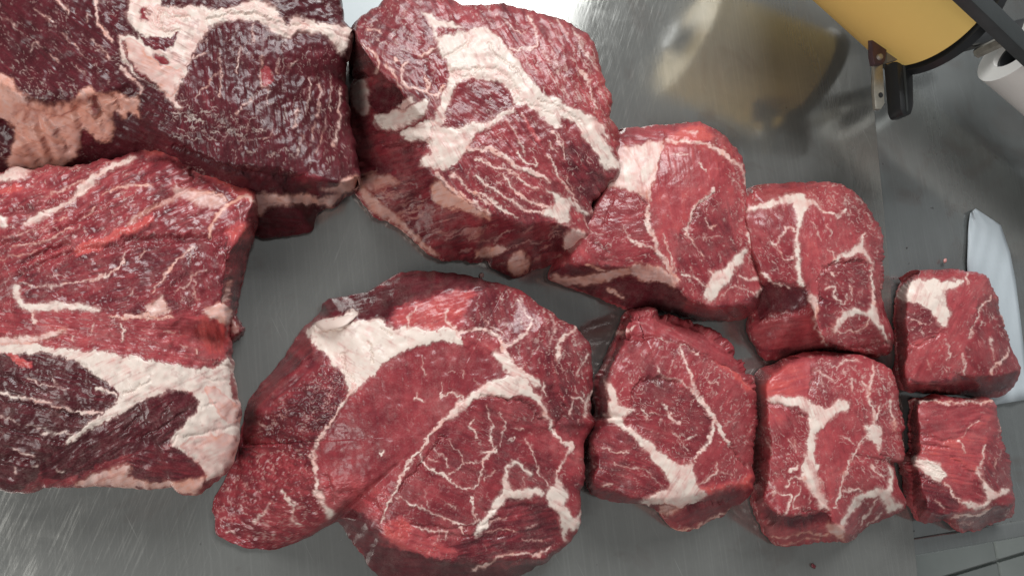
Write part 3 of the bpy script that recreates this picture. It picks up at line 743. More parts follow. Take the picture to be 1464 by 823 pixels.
# 2 --- lower left roast
PIECES.append(dict(name='beef_roast', cat='raw beef', group=GROUP, seed=2, res=(1000, 220), c=(150, 465), h=7.6, tone=.48, fib=-25, fs=1.2, marb=.2, wet=.5, zs=6.0, lump=.9,
 label='beef roast with a broad white fat seam around a dark spindle muscle, lower left', dome=.4,
 sil='B3 -250,785,4 B1 -250,190,6 0,155,5.5 60,128 150,138 210,105 265,130 400,95 560,75 640,40 B2 70,43 150,25 230,35 280,80 330,95 400,125 450,130 490,165 520,195 582,230 592,270 577,310 582,360,4 575,410,3 570,450,2 555,520,1.2 540,590 520,660 505,720 492,790 B4 438,60,1.2 432,120,3 432,190,4.5 440,290,5 456,370 478,430 462,480 464,530 452,600,4.5 442,660 400,702 335,740 300,786 222,782 200,745 130,755 0,752 B3 480,775 300,770 200,775 130,797 60,802 0,787',
 rim=['B2 592,268,6.5 545,330,7.2 520,400 480,500 465,620 440,735 432,790,7 B4 430,100,6.5'],
 bump=[(22, 'W 330,260,.4 260,240,.4'), (25, 'W 200,370,-.35 80,380,-.3')],
 feat=[
 ('M', 'B1 -250,190 210,105 560,75 696,60 696,330 560,390 330,490 100,610 -250,640', dict(t=.53, a=-25, fs=1.4, m=.42, wet=.5, part='muscle')),
 ('M', 'B1 200,640 330,520 480,480 696,420 B2 150,440 330,420 460,520 450,620 430,740 200,770 100,800 B1 450,750 330,740 150,740 90,690', dict(t=.40, a=-14, fs=1.0, m=.16, part='muscle', wet=.55)),
 ('M', 'B2 330,440 470,520 455,620 430,740 200,760 240,600', dict(t=.42, a=70, fs=.7, m=.28)),
 ('M', 'B3 -250,40 60,10 350,15 671,40 B4 180,40 432,20 430,200 320,250 120,220 B3 440,185 200,160 60,120 -250,120', dict(t=.62, a=6, fs=.9, m=.22, part='muscle')),
 ('M', 'B4 320,40 432,20 430,180 360,215 300,120', dict(t=.86, a=80, m=.2, soft=9)),
 ('M', 'B3 -250,200 0,200 60,198 130,195 220,195 310,220 370,260 440,310 515,360 515,400 470,450 400,490 300,590 180,690 160,760 60,802 -250,800', dict(t=.13, a=12, fs=1.3, m=.12, wet=.5, part='dark_muscle')),
 ('M', 'B4 250,348 318,386 300,425 235,500 170,575 100,590 0,625 B3 540,640 400,700 200,760 170,700 290,600 430,510 B4 0,428 40,408 100,378 180,352', dict(t=.17, a=-32, fs=1.2, m=.06, part='dark_muscle', wet=.5)),
 ('P', 'B3 -250,120 0,130 60,125 140,150 200,165 330,180 440,190 560,210 B4 118,225 200,235 260,250 320,262 380,250 432,190 440,290 456,370 478,430 462,480 464,530 452,600 442,660 400,702 340,738 335,690 290,632 220,590 168,576 232,500 300,428 318,385 290,372 275,345 240,352 180,352 100,378 40,408 0,428 B3 500,470 430,510 360,550 290,600 300,572 370,520 400,490 470,450 516,400 516,362 440,310 370,260 310,220 220,195 130,195 60,200 -250,206', dict(p=.04, dz=1.3, soft=1.2, label='broad white fat seam')),
 ('P', 'B4 330,330 390,340 470,420 455,470 420,475 390,430 360,390', dict(p=.48, part=False, soft=5, dz=.6)),
 ('P', 'B4 230,560 450,530 445,650 395,700 340,735 335,690 290,632', dict(p=.42, part=False, soft=5, dz=.2)),
 ('M', 'B4 0,640 110,580 190,578 260,610 318,670 325,710 250,715 120,730 0,700', dict(t=.33, over=1, soft=4, m=.08, a=10, part='muscle', dz=.8)),
 ('P', 'B3 330,745 430,722 520,690 560,672 562,712 545,740 640,742 671,760 B4 100,722 220,735 215,755 130,757 0,752 B3 480,776 330,770', dict(p=.6, dz=.4)),
 ('P', 'B4 200,735 330,700 325,740 300,782 222,780', dict(p=.75, soft=3)),
 ('L', 'B3 0,368,5 60,387,5 130,405,3 220,410,5/B3 225,428,4 330,455,3 380,460,6 445,450,4/B3 120,310,4 180,332,2 300,352,2/B3 420,355,4 460,370,5 505,388,5/B3 180,540,2 320,552,3/B3 60,620,4 150,642,2/B3 0,470,2 80,500,1.5/B3 120,505,2 200,520,2/B3 230,310,2 250,330/B3 60,690,3 75,720/B3 140,690,4 160,692/B3 250,700,3 275,715', dict(p=.05, dz=.5)),
 ('G', 'B3 0,410,3 200,440 350,480/B3 0,520,3 170,560 280,590/B3 0,300,3 200,370/B3 0,650,3 170,665/B4 0,500,3 60,460/B4 30,560,2.5 160,500 260,430', 1.3),
 ('M', 'B3 18,203 60,195 130,225 147,262 90,255', dict(t=.93, over=1, soft=2, dz=1)),
 ('G', 'B4 150,460,2 190,400/B4 300,270,2.5 360,300 430,300/B4 330,420,2 380,400/B4 180,570,2 220,540/B4 240,545,2 450,500/B4 0,360,2 100,310/B4 380,230,2 435,260', .9),
 ('P', 'B1 100,378 140,347 240,305 330,252 362,200 430,162 462,130 520,100 640,65 560,112 490,142 440,190 398,228 330,282 240,332 180,362 120,392', dict(p=.32, dz=.8)),
 ('P', 'B1 -20,340 0,342 34,362 25,395 -20,400', dict(p=.05)),
 ('P', 'B1 0,155 60,130 150,140 120,165 50,185 -60,205', dict(p=.3)),
 ('M', 'B1 0,215 80,200 100,220 40,250 0,245', dict(t=.95, soft=4)),
 ('L', 'B1 465,252,3 500,222,3 560,208,3.5 690,203,3.5/B2 0,205,3 60,200,4 100,215,3/B1 380,352,3 432,303,2/B1 200,260,3 300,215,3 380,190/B1 0,440,2 120,420 300,350,2/B1 60,480,3 200,465 330,400,2/B1 0,540,2 160,500', dict(p=.42)),
 ('M', 'B1 330,492 360,480 480,430 560,390 640,360 696,330 696,372 600,420 500,460 420,512 350,527', dict(t=.95, soft=3, dz=1.6, ds=8)),
 ('M', 'B2 70,43 150,25 230,35 280,80 250,90 170,70 90,75', dict(t=1.0, soft=5, dz=1, cob=.4)),
 ('M', 'B2 280,80 330,95 450,130 490,165 582,230 592,270 540,280 480,240 400,190 330,150', dict(t=.88, soft=6, m=.5, dz=.6)),
 ('M', 'B2 450,420 575,410 555,520 520,660 492,790 460,790 480,620 450,520', dict(t=.42, soft=4, m=.1, a=100)),
 ('M', 'B2 440,400 540,380 570,430 480,480', dict(t=.85, soft=8, m=.3)),
 ('L', 'B1 415,647,4 440,628,6 480,610,6 530,590,3 560,540,2 565,505,2/B1 90,640,2.5 200,665,3 330,645,2.5 435,632,2.5/B1 640,530,2 655,495 /B1 210,620,2 260,610 300,625/B1 600,700,2 605,670', dict(p=.2)),
 ('P', 'B1 55,700 60,668 88,650 80,690 100,730 150,742 240,728 330,742 430,750 452,768 400,778 370,766 250,772 120,772 78,742', dict(p=.12, dz=1)),
 ('L', 'B1 500,800,4 600,802,4 640,786,5 690,792,5/B2 0,792,5 50,790,5 120,803,5 180,812,5 210,800,3', dict(p=.4, dz=.8)),
 ('P', 'B2 80,770 130,728 165,698 172,730 196,770 180,800 120,796', dict(p=.55, dz=1.6, label='pink knob of fat')),
 ('L', 'B2 382,420,6 390,370,5 422,330,6 470,285,7 520,268,7 560,252,6 578,280,4/B2 330,240,4 420,250,4 450,275,4', dict(p=.6, dz=.7)),
 ('P', 'B2 200,205 300,218 400,250 460,270 440,295 380,310 330,310 300,280 230,262 150,302 60,350 0,388 0,368 100,308 205,255', dict(p=.62, soft=5, i=.75, dz=.6)),
 ('L', 'B2 222,692,2 270,660 300,602,2 360,592/B2 308,630,2 315,700 330,725/B2 470,640,5 462,690,5 440,745,4/B2 60,540,2 90,500/B2 110,700,3 200,580,4 300,480,3', dict(p=.35)),
 ('P', 'B2 350,772 400,745 440,738 470,760 475,823 430,823 380,800', dict(p=.6, soft=4)),
 ('L', 'B3 140,22,6 155,62,5/B3 530,72,6 533,110,4 530,150,3/B3 400,120,2.5 410,72,2/B3 318,130,3/B3 318,120,3 320,145/B4 230,150,3 255,165/B4 295,180,5 300,188/B4 170,100,2 200,105', dict(p=.25)),
 ('P', 'B3 0,122 80,128 160,122 260,96 305,100 190,145 60,150 0,150', dict(p=.42, soft=2.5, part=False)),
 ('G', 'B1 80,612,5 250,532 330,505 W 300,338 330,330/B2 0,452,5 100,445 250,442 350,425 430,470/B1 0,470,4 200,440 350,360 480,300/B1 0,330,4 250,290 440,200/B1 100,560,4 300,470/B2 440,440,5 470,560 445,720/B2 100,330,4 200,250 320,200/B2 300,130,4 320,180 250,200', 2.2),
 ('R', 'B2 330,520,6 200,640 100,740/B1 150,450,6 350,400 560,300/B2 500,300,6 520,400 480,460', 1.2),
 ]))
# 3 --- tall block, top centre
PIECES.append(dict(name='beef_block', cat='raw beef', group=GROUP, seed=3, res=(1000, 220), c=(690, 200), h=8.8, tone=.46, fib=62, fs=1.0, marb=.35, wet=.5, zs=6.5, lump=.75,
 label='tall beef block with a wide cream fat seam curving across its top, upper centre', dome=.3,
 sil='C1 235,-5,7 200,42 120,82 75,110 55,150,6.5 62,250,4 60,350,2 60,440,1 42,500,.7 45,600 42,680 C3 50,30,.7 45,90 70,170 85,240 80,310 100,380 160,442 200,472 270,492 340,542 420,620 500,682 560,705 700,722 823,715 C4 80,690,.6 150,712 200,738 272,720 300,692 350,690 450,655,.9 500,622,1.5 570,618,2 602,590,3 612,540,4 605,470,6 600,410,7 592,360 640,300 670,262 720,225 738,190,7.5 C2 800,770,7.4 810,720 772,690 750,650 768,560 740,510 715,430 700,370 695,300 665,215 560,150 450,92 300,65 200,35 130,12 0,30 C1 640,10 500,-40 320,-45',
 rim=['C1 60,150,8.2 75,200,8.5 100,300 200,385 290,478 340,548 400,598 470,660 470,740 C3 440,170 520,235 640,350 720,400 823,455 C4 100,432 220,458 330,466 460,462 535,492 600,570,7.5 612,545,6'],
 bump=[(30, 'W 570,70,.2'), (16, 'W 560,235,-.5'), (26, 'W 640,330,.5 560,290,.3')],
 feat=[
 ('M', 'C1 235,-10 60,160 100,300 290,470 420,400 520,300 500,180 430,60 440,-30', dict(t=.43, a=35, fs=.9, m=.6, wet=.5, part='muscle')),
 ('M', 'C2 0,30 130,12 300,65 560,150 665,215 695,300 700,370 768,560 750,660 700,690 560,600 350,510 270,370 180,265 100,190 0,150 C1 560,110 500,-40', dict(t=.55, a=62, fs=1.2, m=.34, part='muscle')),
 ('M', 'C2 0,445 70,440 130,460 190,500 216,565 130,640 40,690 C1 740,690 590,715 560,690 640,500', dict(t=.43, a=30, fs=.6, m=.34, soft=4, part='muscle', dz=-.6)),
 ('M', 'C2 0,760 130,690 225,600 260,590 340,640 480,720 560,690 640,823 C4 700,110 660,180 560,330 500,310 380,240 330,180 170,150 0,60', dict(t=.5, a=55, fs=.9, m=.3, part='muscle')),
 ('M', 'C4 500,20 560,60 640,150 650,250 590,360 520,340 450,200', dict(t=.36, soft=12)),
 ('M', 'C4 0,80 170,160 370,250 410,340 370,385 220,430 0,300', dict(t=.5, a=35, fs=.6, m=.5, part='muscle')),
 ('M', 'C1 55,150 110,300 290,470 340,560 480,720 C3 440,180 520,240 640,350 823,455 C4 220,460 460,465 600,570 570,620 300,700 0,690 C3 560,705 340,545 160,445 80,310 50,0 C1 40,600', dict(t=.40, a=-18, fs=.9, m=.05, soft=3, part='cut_side', haze=.06)),
 ('M', 'C1 60,180 110,300 200,390 280,460 330,560 290,590 150,620 130,500 60,400', dict(t=.36, soft=5)),
 ('H', 'C3 90,200 300,270 500,340 640,400 823,480 823,700 560,690 340,520 160,430', dict(a=-14, n=52, l=40, w=3.6, da=8, i=.5, p=.72, s=11)),
 ('H', 'C4 0,470 330,470 480,470 500,600 300,690 0,680', dict(a=-24, n=26, l=30, w=4, da=14, i=.5, p=.75, s=12)),
 ('P', 'C3 490,300 540,245 640,350 720,410 823,462 823,495 700,440 560,412 520,385', dict(p=.72, soft=3, part=False)),
 ('P', 'C3 85,240 150,330 260,430 340,500 420,590 560,690 500,682 420,620 340,542 270,492 160,442 85,330', dict(p=.75, soft=4, i=.7, part=False)),
 ('P', 'C3 150,215 270,250 330,275 240,300 170,330 100,290', dict(p=.8, soft=5, i=.55, part=False)),
 ('P', 'C1 430,68 480,80 530,110 600,125 660,150 690,162 640,172 C1 823,158 C2 60,155 100,190 180,262 270,372 350,510 420,548 500,570 570,620 650,660 720,720 760,790 C4 640,0 680,60 700,110 722,140 742,190 660,182 620,110 575,60 C2 640,823 600,760 560,690 480,650 478,722 420,702 340,640 260,590 220,575 215,560 190,500 130,462 70,442 0,442 C1 740,432 690,442 640,482 600,560 562,690 545,720 500,720 530,590 560,530 605,440 580,340 535,330 520,250 510,200 470,130', dict(p=.10, dz=1.2, label='wide cream fat seam')),
 ('M', 'C1 520,150 600,165 690,160 620,190 540,215', dict(t=.6, over=1, soft=3.5)),
 ('M', 'C1 440,70 500,160 525,230 470,220 430,130', dict(t=.33, over=1, soft=5)),
 ('G', 'C1 520,215,3 600,185 690,165/C1 560,330,2 640,290 700,230/C1 580,400,2 660,400 760,390/C2 0,390,2.5 100,385 190,430 240,520/C2 240,560,2.5 330,600 430,640/C2 60,250,2 150,330 260,420/C1 590,370,2.5 640,440 720,420/C2 350,560,2 480,600 580,680', 1.0),
 ('P', 'C1 470,640 550,720 590,713 650,722 720,690 780,680 823,683 C2 60,682 130,640 215,588 230,602 180,645 120,690 50,730 0,755 C3 740,30 700,90 640,160 580,212 520,200 430,190 440,150 500,110 470,60 C1 480,770 510,740', dict(p=.16, dz=.9)),
 ('P', 'C4 360,285 410,310 470,325 500,345 540,393 582,408 570,422 530,406 490,365 470,400 482,458 420,462 360,420 330,400 380,385 415,350 400,330 370,300', dict(p=.10, dz=.8)),
 ('L', 'C4 -40,85,5 10,76,6 60,75,6 110,95,7 150,130,7 190,170,8 260,195,8 320,212,8 372,248,5/C4 0,130,5 60,150,5 120,180,4 200,207,3 250,260,4 320,285,3/C4 150,225,3 200,300,5 250,340,4 330,365,5 380,380,6/C4 0,220,5 60,270,4 120,312 200,362,5 260,400,5 350,402,4/C4 0,300,5 60,330,4 120,390,4 220,432,3', dict(p=.22, dz=.7)),
 ('L', 'C4 368,110,2 390,160,3 430,235,3.5 490,310,4 522,352,3/C4 378,40,3 415,100,2/C4 420,0,2.5 450,60,3 457,140,2/C4 210,10,2 252,92/C4 590,412,3 612,360,3/C4 220,100,3 250,150 320,172,5 300,120,2/C4 540,430,2 580,480,2 600,540,2/C4 470,230,2 500,290', dict(p=.25)),
 ('L', 'C3 530,225,8 600,290,7 660,350,7 740,400,6 823,455,6/C3 620,230,4 680,290 760,360,4 823,400,4', dict(p=.38, dz=.6)),
 ('L', 'C1 430,320,6 480,290,5 508,278,3/C1 360,345,5 330,420,5 350,480,5 410,490,5 470,520,4/C1 470,440,4 490,480,4 470,520,6 530,540,6/C1 300,340,5 310,350/C1 250,370,4 300,430,4 320,480,4/C1 130,170,3 190,160 210,180/C1 110,250,4 180,300,4 220,360,4 180,420,4/C1 560,490,8 520,560,4', dict(p=.35, dz=.5)),
 ('H', 'C1 250,20 420,60 480,250 330,330 200,300 110,160', dict(a=50, n=44, l=9, w=1.2, da=50, i=.5, p=.1, s=13)),
 ('H', 'C2 190,275 340,275 360,190 500,150 665,230 690,420 755,560 740,660 600,600 350,500', dict(a=62, n=64, l=22, w=2.0, da=7, i=.72, p=.3, s=14)),
 ('L', 'C2 300,90,3 330,170 350,220 330,270,4 260,275,5 200,265,4/C2 120,70,2 200,150/C2 120,150,3 180,130 240,190,2/C2 540,160,3 620,290,3 690,410/C2 590,400,6 640,450,5/C2 635,460,3 675,630/C2 380,300,3 440,390/C2 480,455,2 530,550/C2 440,100,2 510,190/C2 170,670,3 230,740 270,823,2/C2 440,740,4 480,823,3/C2 260,640,2 290,700', dict(p=.2)),
 ('M', 'C2 265,650 300,690 370,790 340,800 300,730', dict(t=.85, over=1, soft=3)),
 ('P', 'C4 440,552 460,512 500,490 545,490 572,522 602,570 580,602 520,612 460,590', dict(p=.42, dz=3, label='round pale knob of fat')),
 ('P', 'C1 180,645 260,622 340,605 400,590 465,555 478,600 440,660 380,680 320,712 250,722 190,702', dict(p=.12, dz=1.8)),
 ('P', 'C1 330,742 400,692 480,655 508,740 490,790 400,802 345,785', dict(p=.16, dz=2.0)),
 ('P', 'C1 50,480 100,440 140,482 130,540 150,650 110,660 60,600', dict(p=.35, soft=3, dz=1)),
 ('P', 'C1 300,582 340,560 385,540 402,570 330,612', dict(p=.2)),
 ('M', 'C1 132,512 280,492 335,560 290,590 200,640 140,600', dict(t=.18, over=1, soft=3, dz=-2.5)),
 ('M', 'C1 330,715 400,685 470,650 480,675 420,700', dict(t=.55, over=1, soft=3)),
 ('G', 'C1 180,720,4 260,730 330,715 440,665/C3 220,60,4 300,70 400,75 480,60/C1 60,420,4 150,440 270,490', 3.0),
 ('P', 'C4 0,605 120,570 160,602 60,640 0,645', dict(p=.65, soft=3)),
 ('P', 'C4 200,620 250,602 282,700 200,735 160,690', dict(p=.72, soft=3, dz=1.5)),
 ('M', 'C4 380,480 460,480 440,560 470,610 380,600', dict(t=.2, soft=5)),
 ('M', 'C4 480,375 540,420 610,540 590,560 520,480', dict(t=.55, soft=3)),
 ]))
# 4 --- big slab, bottom centre
PIECES.append(dict(name='beef_slab', cat='raw beef', group=GROUP, seed=4, res=(1040, 220), c=(612.8, 622), h=7.0, tone=.46, fib=30, fs=.7, marb=.22, wet=.4, zs=5.0, lump=.6,
 label='largest round beef slab with white fat patch and loose dark flap, bottom centre', dome=.3,
 sil='cD 318,128,2.5 322,95 400,72 445,68 500,30,2.5 560,14 640,14 740,35,3.5 830,60,5 900,105,5.5 960,145 1000,165 1030,215 1037,280,4.5 1032,340 1034,400 1052,412,2 1035,432,3 1010,470,4.5 1015,520 1018,575 1000,600 1005,640 1000,690 970,735,3 930,775,1.5 860,815,.6 800,850 600,865 480,842 440,800 430,770 400,735 372,692 358,676,1.2 330,690 290,715,1.5 240,740 190,755 130,750 80,735 40,715 30,680 25,640 40,600 60,560 85,510,.8 100,450,.6 112,400 125,350 165,300 200,268 235,210,1 255,180,1.5 278,152,2',
 rim=['cD 278,150,4.8 330,135,5.5 400,128,6 470,142,6.5 500,110,6.5 560,95,6.6 640,60 740,58,6.4 832,62,6', 'cD 85,515,1.8 120,430,3.0 170,350,4 240,290,5 290,240,5.6 285,170,5', 'cD 356,677,3 380,665,5 440,690,6 480,722,6.4 560,755 620,775 700,790 770,795 860,792 930,770,5.8 975,735,5'],
 bump=[(60, 'cD 130,640,-2.6'), (40, 'cD 230,480,-.8'), (20, 'W 770,470,.3')],
 feat=[
 ('M', 'cD 20,640 40,600 60,560 110,420 200,330 330,230 385,330 300,480 305,570 335,665 240,745 100,755 30,700', dict(t=.50, a=20, fs=.5, m=.16, cob=1.0, haze=.02, part='flap_muscle', label='dark crimson flap', wet=.6)),
 ('M', 'cD 240,330 380,260 388,330 300,480 300,540 200,480 150,430', dict(t=.34, cob=1.2, soft=12)),
 ('M', 'cD 60,560 110,400 160,300 255,180 330,220 300,290 190,360 130,440 95,520', dict(t=.40, a=-40, fs=.9, cob=.0, m=.08, soft=5)),
 ('M', 'cD 310,135 322,90 440,66 560,12 640,12 740,35 760,60 640,75 520,130 480,150 400,140', dict(t=.24, a=-10, fs=.8, m=.04, soft=5)),
 ('M', 'cD 480,150 540,95 640,75 740,55 700,120 690,180 600,175 530,165', dict(t=.76, a=-18, fs=.9, m=.25, soft=8, part='muscle')),
 ('M', 'cD 690,180 720,60 830,60 1000,165 1037,280 1030,400 960,300 900,290 830,270 780,200', dict(t=.45, a=75, fs=.9, m=.62, part='muscle', wet=.6)),
 ('M', 'cD 385,345 500,250 600,205 690,212 770,230 810,290 760,320 660,390 560,500 500,600 420,600 310,560 305,480', dict(t=.52, a=80, fs=.35, m=.12, part='muscle')),
 ('M', 'cD 300,560 420,560 500,590 480,680 400,640 340,665', dict(t=.66, soft=7, m=.12, cob=.35)),
 ('M', 'cD 515,590 640,430 750,350 840,350 900,400 960,480 920,570 890,600 800,600 720,690 600,680 500,630', dict(t=.45, a=25, fs=.6, m=.18, part='muscle')),
 ('M', 'cD 730,690 800,620 880,605 930,640 950,730 830,790 720,800 560,760 700,720', dict(t=.34, a=-12, fs=1.3, m=.14, part='muscle', wet=.6)),
 ('M', 'cD 480,680 580,700 700,770 600,775 500,740', dict(t=.72, soft=6, a=20)),
 ('M', 'cD 480,690 530,660 560,690 540,730 490,730', dict(t=.9, soft=6, cob=.5)),
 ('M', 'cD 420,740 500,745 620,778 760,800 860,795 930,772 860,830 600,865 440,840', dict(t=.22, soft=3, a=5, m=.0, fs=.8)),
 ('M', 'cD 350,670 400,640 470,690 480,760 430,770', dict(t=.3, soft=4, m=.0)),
 ('M', 'cD 930,420 1000,470 1015,575 950,560 920,500', dict(t=.55, soft=5)),
 ('M', 'cD 900,290 960,310 1020,420 990,460 920,400', dict(t=.36, soft=5, a=60, m=.4)),
 ('P', 'D1 548,345 600,302 650,283 740,273 820,246 829,262 772,316 860,286 960,281 1000,332 1050,342 D2 60,325 150,320 200,352 240,346 290,330 350,360 380,432 330,408 240,400 120,432 D1 1085,442 980,512 900,592 832,652 782,700 776,640 742,540 690,535 680,500 640,450 600,441 580,390', dict(p=.0, dz=1.2, soft=.9, label='white fat patch at the upper left')),
 ('G', 'D1 640,348,1.6 700,340 770,318/D1 745,470,1.6 775,560 812,612/D1 880,400,1.5 905,460 900,520/D1 960,330,1.5 1010,370', 1.5),
 ('R', 'D1 610,335,6 700,300 800,262', 2.2),
 ('L', 'D2 350,372,5 400,346,5 470,330,6 520,346,6 570,380,6 592,422,7 612,470,8 640,520,9 690,572,9 745,592,6/D2 592,420,5 640,430,5 700,380,4 740,340,4 757,293,4/D2 600,372,3 590,342,3 530,322,3 500,290,2.5/D2 340,345,4 290,300,4 283,268,3 300,248,2/D2 95,320,4 88,270,3 120,215,2', dict(p=.2, dz=.5)),
 ('M', 'D2 360,385 400,360 470,352 540,375 585,415 580,450 500,465 430,440 370,415', dict(t=.6, over=1, soft=2, dz=.8, m=.3)),
 ('P', 'D2 530,452 600,455 640,512 665,552 712,588 770,600 800,650 760,640 700,600 640,588 590,540', dict(p=.1, dz=.8)),
 ('P', 'D2 268,823 300,790 380,715 440,670 500,630 560,605 640,585 700,596 738,636 790,690 832,780 838,823 812,823 800,770 760,715 700,690 620,697 510,690 440,715 400,750 340,800 310,823', dict(p=.14, dz=.8)),
 ('L', 'D4 340,0,7 260,60,6 190,130,6 140,205,5 100,255,4.5 70,300 40,352 20,412,4 -10,460,4 -30,520,4 -44,570,3', dict(p=.12, dz=.6)),
 ('L', 'D4 720,0,5 745,40 770,100 800,150,5 840,190,6 880,185,8 850,235,5 830,270,4 800,350,4/D4 690,30,1.5 680,70/D4 655,155,2.5 680,200 700,270 720,330 755,390,3', dict(p=.18, dz=.4)),
 ('L', 'D1 812,640,4 780,690,4 740,740 700,805,4 D3 630,52,4 590,122,5 560,172,6 545,212,8 532,262,10 546,310,8 555,362,5 550,410,4', dict(p=.2, dz=.8)),
 ('P', 'D3 518,422 550,400 582,430 602,480 642,520 612,546 588,500 560,460', dict(p=.2, dz=.6)),
 ('L', 'D3 250,565,4 290,510 332,463,3/D3 378,408,4 395,440,5 430,465,5 447,500,3 430,540 462,582,3/D3 865,215,4 862,242,2/D3 200,385,3 220,380/D3 280,85,4 305,92,3/D3 330,650,2 350,620/D3 120,610,3 150,612', dict(p=.15)),
 ('P', 'D4 395,622 415,590 420,560 470,500 520,440 545,400 535,340 550,290 590,262 630,275 677,322 668,330 620,286 590,280 566,300 560,350 578,402 600,410 660,400 712,393 742,432 720,432 690,425 650,450 600,456 560,450 520,490 495,530 470,542 472,582 430,606 405,636', dict(p=.1, dz=.9)),
 ('P', 'D4 802,328 790,372 738,440 760,480 810,522 820,580 830,652 852,645 850,590 890,602 915,560 917,500 890,542 868,540 840,490 835,450 850,430 822,380', dict(p=.04, dz=.9)),
 ('L', 'D4 492,200,4 475,228,7 462,245,5 440,268,4 440,310,3 430,350 400,390,2.5 350,402 300,372 260,340,3 200,310 150,262 140,220,2/D4 440,228,2 470,225,8 505,225,4/D4 480,200,3 475,150 485,100 480,65,2 465,0/D4 440,270,2 380,280 340,300 270,340/D4 520,200,2 525,150 555,100 555,60 520,30/D4 410,150,3 405,110 370,100 390,70/D4 280,160,2 300,200 340,230 355,280/D4 240,235,3 270,255,2 275,302/D4 208,200,2.5 242,240/D4 150,240,1.5 190,260 225,265', dict(p=.12)),
 ('L', 'D4 20,440,2.5 80,472 150,490 230,530 320,570,3 380,577 420,545,3/D4 160,410,1.5 155,440 180,490/D4 380,438,3 392,470 390,500 402,550/D4 115,590,3 180,600 220,612 265,605 262,642/D4 220,612,2 225,655/D4 460,358,3 492,310,1.5/D4 650,590,2 692,570/D4 328,590,5 345,617,2/D4 270,480,3 300,490/D4 600,100,2 640,110/D4 640,340,2 640,390/D4 560,165,2 600,150', dict(p=.15)),
 ('L', 'D4 402,795,5 450,770,4 510,730,4 560,710,4 640,706 700,722 760,692,4/D4 460,610,2 540,590 620,610/D4 480,560,2 560,540/D4 640,640,2 720,650', dict(p=.3)),
 ('L', 'D2 258,690,5 290,680,3 340,677,3 382,712,3/D2 270,630,2 262,690/D2 125,710,4 150,715 182,732,2/D2 170,490,2 165,540 182,580/D2 380,560,2.5 385,600/D2 440,600,2 460,640/D2 330,560,1.5 310,570/D2 140,670,2 140,710', dict(p=.2)),
 ('L', 'D2 990,315,8 960,350,7 910,390,5 895,450,5 885,490,8/D2 670,200,2.5 720,262 755,292/D2 840,250,2 875,300 870,360 850,420,2/D2 1060,470,4 1030,520,3 990,590,3/D2 960,700,3 1010,710,4 1040,740,6 1075,660,4/D2 960,720,4 950,800,4/D2 1030,740,5 1035,800/D2 820,620,4 805,650 820,700,3', dict(p=.1)),
 ('H', 'D2 540,110 800,190 960,300 1040,420 1070,640 1000,700 900,500 680,540 640,440 560,330', dict(a=100, n=70, l=10, w=1.6, da=28, i=.7, p=.1, s=21)),
 ('H', 'cD 120,430 330,250 380,330 300,480 300,640 200,735 60,700 60,580', dict(a=25, n=26, l=5, w=1.5, da=40, i=.7, p=.1, s=22)),
 ('H', 'cD 540,480 760,370 880,420 900,560 740,640 560,640', dict(a=30, n=40, l=8, w=1.1, da=60, i=.4, p=.2, s=23)),
 ('G', 'cD 370,600,4 410,600 470,640 485,690/cD 330,560,4 350,620/cD 930,330,5 960,400 930,440/cD 520,600,3 640,450/cD 740,345,3 840,350 900,410', 1.8),
 ('G', 'cD 560,690,3 700,700 830,660/cD 600,720,3 760,720 900,700/cD 740,650,3 860,640', 1.0),
 ]))
